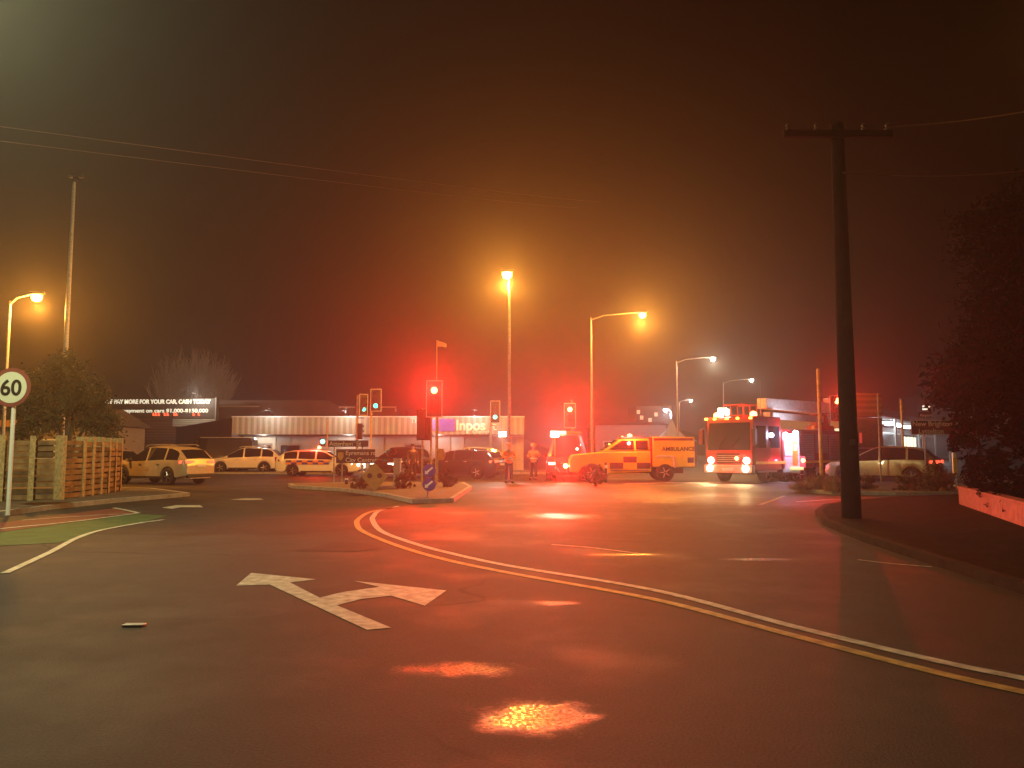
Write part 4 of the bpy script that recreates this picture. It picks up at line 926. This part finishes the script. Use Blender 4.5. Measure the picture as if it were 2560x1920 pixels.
# cab body outline
def lp(lst): return [(ax(a_), 0, az(b_)) for a_, b_ in lst]
cab = [(1619, 1178), (1619, 1128), (1500, 1130), (1428, 1137), (1420, 1150), (1420, 1178), (1440, 1182), (1452, 1166), (1475, 1158), (1498, 1166), (1510, 1182)]
m = MB(); m.prism([(x, -.92, z) for x, y, z in lp(cab)], (0, 1.84, 0)); m.build('cab_body', YELO, t, bevel=.04)
gh = [(1617, 1127), (1617, 1097), (1545, 1098), (1500, 1129)]
m = MB(); A_ = lp(gh); m.loft([[(x, -.88 if z < az(1120) else -.72, z) for x, y, z in A_], [(x, .88 if z < az(1120) else .72, z) for x, y, z in A_]]); m.build('cab_top', YELO, t, bevel=.03)
m = MB()
for s_ in (-1, 1):
    m.prism([(ax(a_), s_ * (.895 if b_ > 1115 else .755), az(b_)) for a_, b_ in [(1612, 1124), (1612, 1102), (1583, 1102), (1583, 1124)]], (0, s_ * .01, 0))
    m.prism([(ax(a_), s_ * (.895 if b_ > 1115 else .755), az(b_)) for a_, b_ in [(1578, 1124), (1578, 1102), (1550, 1102), (1515, 1124)]], (0, s_ * .01, 0))
m.build('side_windows', GLASS, t)
m = MB(); q0 = Vector((ax(1541), 0, az(1101))); q1 = Vector((ax(1503), 0, az(1127))); off = Vector((.03, 0, .02))
m.add([q0 + Vector((0, -.66, 0)) + off, q0 + Vector((0, .66, 0)) + off, q1 + Vector((0, .8, 0)) + off, q1 + Vector((0, -.8, 0)) + off], [(0, 1, 2, 3)]); m.build('windscreen', GLASS, t)
ch = checker(t, ax(1617), ax(1518), az(1171), az(1141), .925, 3, 2, mat('ambulance_green', (.06, .05, .05), .5), YELO)
m = MB(); m.path([(ax(1660), .97, az(1140)), (ax(1672), 1.02, az(1142)), (ax(1676), 1.05, az(1168))], [.05, .07, .05], 8); m.path([(ax(1630), .97, az(1145)), (ax(1635), 1.0, az(1140)), (ax(1660), 1.0, az(1140))], [.05, .05, .05], 8); m.build('rear_mudguard', mat('guard_pale', (.5, .45, .3), .5), t)
m = MB(); m.box(ax(1700), ax(1430), -.6, .6, az(1182), az(1168)); m.build('chassis', BLACK, t)
m = MB(); m.box(ax(1612), ax(1520), .85, .97, az(1176), az(1173)); m.build('side_step', ALLOY, t)
for px in (1652, 1474):
    for s_ in (-1, 1): wheel(t, ax(px), s_ * .88, .43, s_, .27, mat('steel_rim', (.35, .32, .26), .5))
m = MB(); m.box(ax(1426), ax(1415), -.85, .85, az(1182), az(1166)); m.build('bull_bar', DARKMETAL, t, bevel=.02)
m = MB(); m.box(ax(1600), ax(1548), -.6, .6, az(1097) + .0, az(1092)); m.build('light_bar', mat('bar_grey', (0, 0, 0)), t, bevel=.02)
for px, r_ in ((1571, .13), (1553, .06)):
    m = MB(); m.lathe([(r_, 0), (r_ * .9, r_ * 1.1), (.02, r_ * 1.5)], c=(ax(px), .45, az(1097) + .04), n=12); m.build('beacon', REDE, t)
light(t, (ax(1571), 1.3, az(1090)), (1, .03, .02), 700, .08)
m = MB(); m.lathe([(.05, 0), (.02, .06)], c=(ax(1520), .5, az(1112)), n=10); m.build('marker_lamp', emit('amber_marker', (1, .65, .08), 8), t)

# aerial fire engine, front towards the camera
YT = 35.5; fl = vloc(1822, YT); aa = R(47)
t = thing('fire_engine', 'big red aerial fire engine with headlights on facing the camera', 'fire engine', fl, math.atan2(-math.cos(aa), -math.sin(aa)))
# local +x is forwards; the origin is under the front bumper
SHUT = stripes('roller_shutter', (.40, .38, .36), (.22, .20, .19), 2, .09, .5, rough=.35)
m = MB(); prof = [(0, .55), (.02, 1.5), (-.12, 2.95), (-.3, 3.05), (-2.6, 3.05), (-2.6, .55)]
m.prism([(x, -1.23, z) for x, z in prof], (0, 2.46, 0)); m.build('cab', REDP, t, bevel=.06)
m = MB(); m.add([(.032, -1.1, 1.5), (.032, 1.1, 1.5), (-.075, 1.05, 2.75), (-.075, -1.05, 2.75)], [(0, 1, 2, 3)]); m.build('windscreen', GLASS, t)
for s_ in (-1, 1):
    m = MB(); m.prism([(x, s_ * 1.235, z) for x, z in [(-.2, 1.6), (-.3, 2.6), (-1.15, 2.6), (-1.15, 1.6)]], (0, s_ * .01, 0)); m.prism([(x, s_ * 1.235, z) for x, z in [(-1.4, 1.6), (-1.4, 2.6), (-2.4, 2.6), (-2.4, 1.6)]], (0, s_ * .01, 0)); m.build('side_window', GLASS, t)
    m = MB(); m.box(.02, .2, s_ * 1.36 - .1, s_ * 1.36 + .1, 1.75, 2.45); m.tube((-.1, s_ * 1.2, 2.6), (.1, s_ * 1.36, 2.4), .03); m.build('mirror', BLACK, t, bevel=.02)
    m = MB(); m.lathe([(.002, .06), (.13, .04), (.15, 0)], c=(.06, s_ * .92, 1.02), axis='x'); m.lathe([(.002, .06), (.13, .04), (.15, 0)], c=(.16, s_ * .92, .66), axis='x'); m.build('headlight', emit('truck_headlight', (1., .90, .60), 30), t)
    light(t, (.35, s_ * .92, .85), (1., .72, .30), 460, .1, 'SPOT', (1, 0, -.16), 110)
    m = MB(); m.lathe([(.16, 0), (.15, .16), (.03, .22)], c=(-.6, s_ * .95, 3.06), n=14); m.build('beacon', REDE, t)
    light(t, (-.1, s_ * .95, 3.45), (1, .04, .02), 70, .1)
for y_ in (-1.2, -.75, -.1, .45, 1.1):
    m = MB(); m.box(-.1, -.02, y_ - .06, y_ + .06, 2.9, 3.0); m.build('marker_lamp', emit('amber_marker', (1, .65, .08), 8), t, bevel=.01)
m = MB(); [m.box(-.6, -.5, y_ - .08, y_ + .08, 3.38, 3.48) for y_ in (-.75, -.5)]; m.box(-.7, -.6, -.9, -.35, 3.1, 3.42); m.build('roof_spotlights', emit('pale_spot', (1, .95, .7), 9), t)
m = MB(); m.lathe([(.002, .05), (.08, .03), (.09, 0)], c=(.1, .45, 1.12), axis='x'); m.build('grille_strobe', REDE, t); light(t, (.9, .45, 1.12), (1, .03, .05), 90, .07)
m = MB(); m.box(-.1, .14, -1.25, 1.25, .45, .82); m.build('bumper', mat('bumper_white', (.5, .45, .38), .4), t, bevel=.04)
m = MB(); m.box(.02, .05, -.6, .6, .9, 1.35); m.build('grille', BLACK, t)
m = MB(); [m.box(.052, .06, -.58, .58, .95 + k * .09, .99 + k * .09) for k in range(4)]; m.build('grille_bars', ALLOY, t)
for y_ in (-.55, .15):
    m = MB(); m.tube((.06, y_, 1.52), (-.02, y_ + .42, 2.1), .014, n=5); m.build('wiper', BLACK, t)
for s_ in (-1, 1):
    for x_ in (-.12, -1.25, -2.5):
        m = MB(); m.box(x_ - .012, x_ + .012, min(s_ * 1.232, s_ * 1.238), max(s_ * 1.232, s_ * 1.238), .75, 2.85); m.build('door_seam', BLACK, t)
    m = MB(); m.path([(-1.32, s_ * 1.24, 1.1), (-1.32, s_ * 1.32, 1.15), (-1.32, s_ * 1.32, 1.9), (-1.32, s_ * 1.24, 1.95)], .02, 6); m.build('grab_rail', ALLOY, t)
    m = MB(); m.box(-2.0, -.3, s_ * 1.26 - .03, s_ * 1.26 + .03, .48, .56); m.build('side_step', ALLOY, t)
m = MB(); m.box(.145, .16, -.28, .28, .56, .68); m.build('number_plate', WHITEP, t)
m = MB(); m.box(-9.4, -2.75, -1.2, 1.2, .62, 2.5); m.build('rear_body', REDP, t, bevel=.04)
for s_ in (-1, 1):
    for k in range(4):
        m = MB(); x1 = -3.0 - k * 1.55; m.box(x1 - 1.35, x1, min(s_ * 1.205, s_ * 1.22), max(s_ * 1.205, s_ * 1.22), 1.0 if k not in (2,) else 1.35, 2.3); m.build('locker_shutter', SHUT, t)
    m = MB(); m.box(-9.3, -.2, min(s_ * 1.24, s_ * 1.25), max(s_ * 1.24, s_ * 1.25), .86, .98); m.build('reflective_stripe', mat('stripe_yellow', (.7, .6, .1), .4), t)
    for wx in (-1.3, -6.3, -7.6): wheel(t, wx, s_ * 1.05, .5, s_, .30)
m = MB(); m.box(-9.3, -.3, -.9, .9, .4, .62); m.build('chassis', BLACK, t)
# turntable, boom and cage
WB = mat('boom_white', (.80, .72, .55), .45)
m = MB(); m.lathe([(.75, 2.5), (.7, 2.75), (.45, 2.8), (.4, 3.4)], c=(-8.1, .5, 0), n=20); m.build('turntable', REDP, t)
m = MB(); m.loft([[(-9.3, .3, 3.35), (-9.3, 1.0, 3.35), (-9.3, 1.0, 4.0), (-9.3, .3, 4.0)], [(-2.0, .35, 3.45), (-2.0, .85, 3.45), (-2.0, .85, 3.95), (-2.0, .35, 3.95)]]); m.build('boom', WB, t, bevel=.03)
m = MB(); m.loft([[(-8.6, .45, 2.9), (-8.6, .85, 2.9), (-8.6, .85, 3.25), (-8.6, .45, 3.25)], [(-2.3, .5, 3.0), (-2.3, .85, 3.0), (-2.3, .85, 3.3), (-2.3, .5, 3.3)]]); m.build('lower_boom', WB, t, bevel=.02)
m = MB()
for s_ in (-1, 1):
    for z_ in (3.1, 3.6): m.tube((-1.7, s_ * .5, z_), (-.5, s_ * .5, z_), .03)
    for x_ in (-1.7, -1.1, -.5): m.tube((x_, s_ * .5, 3.1), (x_, s_ * .5, 3.6), .03)
for x_ in (-1.7, -.5):
    for z_ in (3.1, 3.6): m.tube((x_, -.5, z_), (x_, .5, z_), .03)
m.box(-1.7, -.5, -.5, .5, 3.07, 3.1); m.build('rescue_cage', mat('cage_red', (.4, .08, .04), .5), t)
m = MB(); m.lathe([(.38, -.2), (.42, -.1), (.42, .1), (.38, .2)], c=(-8.9, 1.15, 3.6), axis='y', n=20); m.build('boom_pivot', WB, t)
m = MB(); m.path([(-8.8, .5, 2.6), (-9.2, .6, 3.1), (-8.9, .6, 3.6), (-8.2, .5, 3.7)], .06, 8); m.build('hydraulic_hose', BLACK, t)
m = MB(); m.tube((-1.0, 1.1, 3.05), (-1.0, 1.1, 4.7), .015, .008, 5); m.build('aerial', GALV, t)

# second red engine at the right, side on
Y2 = 44.; t = thing('red_fire_truck', 'second red fire engine parked side on behind the yellow pole', 'fire engine', vloc(2075, Y2), R(0)); k2 = F / Y2; oz = at(2075, 1125, Y2)
def bx_(px): return at(px, 1125, Y2).x - oz.x
def bz_(py): return at(2075, py, Y2).z
m = MB(); m.box(bx_(1985), bx_(2050), -1.2, 1.2, .6, bz_(1082)); m.build('rear_body', REDP, t, bevel=.05)
m = MB(); m.prism([(bx_(2052), -1.2, .6), (bx_(2052), -1.2, bz_(1072)), (bx_(2102), -1.2, bz_(1072)), (bx_(2112), -1.2, 1.4), (bx_(2114), -1.2, .6)], (0, 2.4, 0)); m.build('cab', REDP, t, bevel=.06)
m = MB(); m.box(bx_(2064), bx_(2084), -1.215, -1.203, bz_(1122), bz_(1095)); m.build('side_window', GLASS, t)
m = MB(); m.box(bx_(2040), bx_(2084), -1.24, -1.21, bz_(1083), bz_(1073)); m.build('lit_scene_light', emit('cream_panel', (1., .95, .6), 1.6), t)
m = MB(); m.lathe([(.2, 0), (.18, .25), (.03, .3)], c=(bx_(2091), -1.0, bz_(1085)), n=12); m.build('beacon', emit('orange_beacon', (1., .25, .05), 5), t)
m = MB(); m.box(bx_(2096), bx_(2104), -1.24, -1.21, bz_(1130), bz_(1078)); m.build('door_pillar_strip', mat('pale_strip', (.6, .45, .35), .4), t)
m = MB(); m.lathe([(.002, -.06), (.16, -.04), (.2, 0)], c=(bx_(2102), -1.25, bz_(1140)), axis='y'); m.build('headlight', emit('cool_headlight', (.9, 1., .85), 2.2), t)
for k in range(2):
    m = MB(); m.box(bx_(1990 + k * 30), bx_(2014 + k * 30), -1.225, -1.203, 1.1, bz_(1092)); m.build('locker_shutter', mat('red_shutter', (.35, .05, .03), .5), t)
for px in (2005, 2092):
    for s_ in (-1, 1): wheel(t, bx_(px), s_ * 1.0, .5, s_, .3)
m = MB(); m.box(bx_(1987), bx_(2112), -.9, .9, .4, .62); m.build('chassis', BLACK, t)
# white van with open lit back
Yv = 37.; t = thing('white_van', 'white emergency van with blazing blue-white work lights and an orange lit door', 'van', vloc(1968, Yv), R(0)); kv = F / Yv; oz2 = at(1968, 1125, Yv)
def vx(px): return at(px, 1125, Yv).x - oz2.x
def vz(py): return at(1968, py, Yv).z
m = MB(); m.prism([(vx(1945), -.4, .4), (vx(1945), -.4, vz(1085)), (vx(1992), -.4, vz(1083)), (vx(1992), -.4, .4)], (0, 3.6, 0)); m.build('body', mat('van_white', (.62, .62, .66), .4), t, bevel=.06)
m = MB(); m.box(vx(1954), vx(1971), -.425, -.403, vz(1140), vz(1090)); m.build('pale_door', mat('van_pale', (.6, .66, .66), .4), t, bevel=.01)
m = MB(); m.box(vx(1973), vx(1986), -.425, -.403, vz(1162), vz(1104)); o_ = m.build('orange_door', mat('van_orange', (.8, .28, .05), .4), t, bevel=.01)
m = MB(); m.box(vx(1977), vx(1983), -.45, -.427, vz(1126), vz(1110)); m.build('amber_lamp', emit('yellow_lamp', (1., .7, .2), 8), o_)
for (px, py, r_) in ((1957, 1090, .17), (1982, 1084, .14)):
    m = MB(); m.lathe([(.002, -.1), (r_ * .8, -.07), (r_, 0)], c=(vx(px), -.43, vz(py)), axis='y'); m.build('work_light', emit('blue_white', (.78, .86, 1.), 30), t)
light(t, (vx(1965), -1.0, vz(1088)), (.62, .66, 1.), 190, .1)
m = MB(); m.lathe([(.002, -.06), (.09, -.04), (.1, 0)], c=(vx(2001), -.3, vz(1151)), axis='y'); m.build('tail_light', REDE, t); light(t, (vx(2001), -.6, vz(1151)), (1, .03, .05), 60, .05)
m = MB(); m.box(vx(1990), vx(2008), -.3, .4, vz(1170), vz(1140)); m.build('rear_step_box', mat('van_grey', (.15, .13, .14), .5), t, bevel=.03)
m = MB(); m.box(vx(1966), vx(1996), -.62, -.42, vz(1174), vz(1167)); m.build('glowing_bumper', emit('bumper_glow', (1., .9, .35), 1.1), t, bevel=.02)  # light put into the bumper as emission; it is no lamp
for px in (1955, 1992):
    for y_ in (-.15, 2.6): wheel(t, vx(px), y_, .34, -1, .22)

# panelled truck behind the dark pole
Yk = 46.; t = thing('box_truck', 'grey truck with an orange-brown roof box behind the dark utility pole', 'truck', vloc(2175, Yk)); oz3 = at(2175, 1125, Yk)
def kx(px): return at(px, 1125, Yk).x - oz3.x
def kz(py): return at(2175, py, Yk).z
m = MB(); m.box(kx(2128), kx(2213), 0, 4, kz(1042), kz(982)); m.build('roof_box', stripes('brown_box', (.34, .19, .06), (.24, .13, .04), 2, .35, .5), t, bevel=.15)
m = MB(); m.box(kx(2130), kx(2211), .05, 4, .5, kz(1044)); m.build('cab', mat('truck_grey', (.16, .15, .15), .5), t, bevel=.06)
m = MB(); m.box(kx(2148), kx(2200), .02, .045, kz(1118), kz(1048)); m.build('rear_window', mat('grey_pane', (.12, .12, .13), .12), t)
m = MB(); m.box(kx(2145), kx(2203), -.02, .045, kz(1122), kz(1119)); m.build('window_sill', ALLOY, t)
m = MB(); m.box(kx(2150), kx(2156), -.01, .018, kz(1108), kz(1082)); m.build('red_lamp', emit('dull_red', (.7, .08, .06), .6), t)
for px in (2140, 2200): wheel(t, kx(px), .5, .48, -1, .3)

# ------------------------------------------------------------------ WORK LIGHTS ON STANDS
for (px, lb) in ((1256, 'blazing work light on a stand left of the orange workers'), (1387, 'blazing work light on a stand left of the rescue van')):
    Yw = 41. if px < 1300 else 36.5; c = at(px, 1086, Yw); t = thing('work_light', lb, 'work light', (c.x, Yw, 0), group='work lights on stands')
    m = MB(); m.tube((0, 0, .6), (0, 0, c.z - .12), .025); m.build('mast', mat('mast_yellow', (.6, .4, .08), .5), t)
    for k in range(3):
        a_ = k * 2.094 + .5; m = MB(); m.tube((0, 0, .8), (.55 * math.cos(a_), .55 * math.sin(a_), 0), .02); m.build('leg', DARKMETAL, t)
    m = MB(); m.box(-.2, .2, -.04, .1, c.z - .13, c.z + .15); m.build('lamp_housing', DARKMETAL, t, bevel=.02)
    m = MB(); m.box(-.19, .19, -.06, -.042, c.z - .12, c.z + .14); m.build('lens', emit('work_lens', (1., .88, .7), 30), t, bevel=.01)
    light(t, (0, -.4, c.z), (1., .86, .74), 620, .14, 'SPOT', (-c.x * .9, -Yw, Yw * .06), 70)

# ------------------------------------------------------------------ PEOPLE
SKIN = mat('skin', (.45, .26, .18), .6)
def skin_mesh(name, nodes, edges, m, parent, lvl=1, bone=None):
    me = bpy.data.meshes.new(name); me.from_pydata([n_[0] for n_ in nodes], edges, []); me.materials.append(m)
    o = bpy.data.objects.new(name, me); COL.objects.link(o); o.parent = parent
    sk = o.modifiers.new('skin', 'SKIN'); sk.use_smooth_shade = True
    if not me.skin_vertices: bpy.context.view_layer.update()
    lay = me.skin_vertices[0].data if me.skin_vertices else None
    for i, n_ in enumerate(nodes): lay[i].radius = (n_[1], n_[2] if len(n_) > 2 else n_[1])
    lay[0].use_root = True
    ss = o.modifiers.new('sub', 'SUBSURF'); ss.levels = lvl; ss.render_levels = lvl
    return o
def person(label, px, Y, face, coat, trouser, arms, hat=None, group=None, lean=0):
    t = thing('person', label, 'person', vloc(px, Y), face, group)
    # local -y is forwards
    el, hl, er, hr = arms
    N = [((0, 0, .98), .13, .11), ((0, 0, 1.18), .13, .10), ((0, 0, 1.40), .16, .10), ((0, 0, 1.50), .07, .07), ((0, -.01, 1.56), .055), ((0, -.02, 1.64), .085, .095), ((0, -.01, 1.73), .07, .085),
         ((.19, 0, 1.42), .055), (el, .042), (hl, .032), ((-.19, 0, 1.42), .055), (er, .042), (hr, .032),
         ((.10, 0, .90), .09), ((.12, -.02, .50), .06), ((.13, .02, .10), .04), ((.14, -.14, .04), .035),
         ((-.10, 0, .90), .09), ((-.12, -.02, .50), .06), ((-.13, .02, .10), .04), ((-.14, -.14, .04), .035)]
    E = [(0, 1), (1, 2), (2, 3), (3, 4), (4, 5), (5, 6), (2, 7), (7, 8), (8, 9), (2, 10), (10, 11), (11, 12), (0, 13), (13, 14), (14, 15), (15, 16), (0, 17), (17, 18), (18, 19), (19, 20)]
    for hi, elb in ((9, 8), (12, 11)):
        hp_ = Vector(N[hi][0]); d_ = (hp_ - Vector(N[elb][0])).normalized(); sd = d_.orthogonal().normalized()
        base = len(N); N.append((tuple(hp_ + d_ * .07), .028, .02)); E.append((hi, base))
        for q_ in range(4):
            N.append((tuple(hp_ + d_ * (.13 + .01 * (q_ in (1, 2))) + sd * (.024 * (q_ - 1.5))), .009)); E.append((base, len(N) - 1))
        N.append((tuple(hp_ + d_ * .06 - sd * .06), .010)); E.append((base, len(N) - 1))
    b_ = skin_mesh('body', N, E, SKIN, t, 1)
    J = [((0, 0, 1.02), .17, .14), ((0, 0, 1.18), .165, .13), ((0, 0, 1.40), .20, .13), ((0, 0, 1.49), .09, .09), ((.20, 0, 1.42), .075), (el, .062), (tuple(Vector(el).lerp(Vector(hl), .9)), .05), ((-.20, 0, 1.42), .075), (er, .062), (tuple(Vector(er).lerp(Vector(hr), .9)), .05), ((0, 0, .84), .18, .14)]
    skin_mesh('jacket', J, [(0, 1), (1, 2), (2, 3), (2, 4), (4, 5), (5, 6), (2, 7), (7, 8), (8, 9), (0, 10)], coat, t, 1)
    Tn = [((0, 0, .98), .155, .13), ((.10, 0, .88), .11), ((.12, -.02, .50), .085), ((.13, .02, .12), .07), ((-.10, 0, .88), .11), ((-.12, -.02, .50), .085), ((-.13, .02, .12), .07)]
    skin_mesh('trousers', Tn, [(0, 1), (1, 2), (2, 3), (0, 4), (4, 5), (5, 6)], trouser, t, 1)
    for s_ in (1, -1):
        m = MB(); m.box(s_ * .135 - .05, s_ * .135 + .05, -.2, .09, 0, .10); m.build('boot', BLACK, t, bevel=.03)
    if hat:
        m = MB(); m.lathe([(.155, 1.70), (.14, 1.71), (.135, 1.78), (.09, 1.84), (.01, 1.86)], c=(0, -.01, 0), n=18); m.build('helmet', hat, t)
    else:
        m = MB(); m.lathe([(.098, 1.67), (.105, 1.74), (.08, 1.80), (.01, 1.825)], c=(0, .012, 0), n=16); m.build('hair', mat('dark_hair', (.02, .015, .01), .8), t)
    m = MB(); m.lathe([(.003, -.13), (.018, -.105), (.012, -.09)], c=(0, -.0, 1.65), axis='y', n=8); m.build('nose', SKIN, t)
    return t
HIVIS = mat('orange_hi_vis', (.90, .20, .03), .6, var=.1); NAVY = mat('navy_cloth', (.03, .03, .05), .8); DKC = mat('dark_uniform', (.05, .035, .035), .8)
REFL = mat('reflective_tape', (.75, .75, .65), .3)
for (lb, px, Y, fc, ar_) in (('person in orange high visibility gear holding arms folded, left of the pair', 1272, 35.6, R(12), ((.30, -.06, 1.16), (.05, -.24, 1.17), (-.30, -.06, 1.16), (-.04, -.25, 1.13))),
                             ('person in orange high visibility gear reaching right, second of the pair', 1334, 38.8, R(-25), ((.33, -.05, 1.17), (.42, -.25, 1.30), (-.28, -.04, 1.16), (-.12, -.26, 1.20)))):
    p = person(lb, px, Y, fc, HIVIS, NAVY, ar_, hat=mat('orange_helmet', (.8, .2, .05), .4), group='emergency workers in orange')
    m = MB(); m.lathe([(.215, 1.06), (.215, 1.11)], n=20, caps=False)
    for v_ in range(len(m.v)): m.v[v_] = (m.v[v_][0], m.v[v_][1] * .80, m.v[v_][2])
    m.build('reflective_band', REFL, p)
person('person in dark uniform standing before the black four wheel drive', 1032, 38.6, R(20), DKC, DKC, ((.27, -.02, 1.16), (.24, -.12, .92), (-.27, -.02, 1.16), (-.22, -.14, .93)))

# ------------------------------------------------------------------ HAZE, added to stand in for windscreen glare round the lamps
m = MB(); m.box(-210, 210, -40, 305, -1.2, 16.5)
hz = m.build('haze', [], smooth=0)
hm = bpy.data.materials.new('added_glow_haze'); hm.use_nodes = True; n = hm.node_tree; n.nodes.clear()
o_ = n.nodes.new('ShaderNodeOutputMaterial'); v_ = n.nodes.new('ShaderNodeVolumePrincipled')
v_.inputs['Color'].default_value = (.9, .88, .85, 1); v_.inputs['Density'].default_value = HAZE; v_.inputs['Anisotropy'].default_value = HAZE_G
n.links.new(v_.outputs[0], o_.inputs['Volume']); hm.cycles.homogeneous_volume = True
hz.data.materials.append(hm); hz['kind'] = 'stuff'
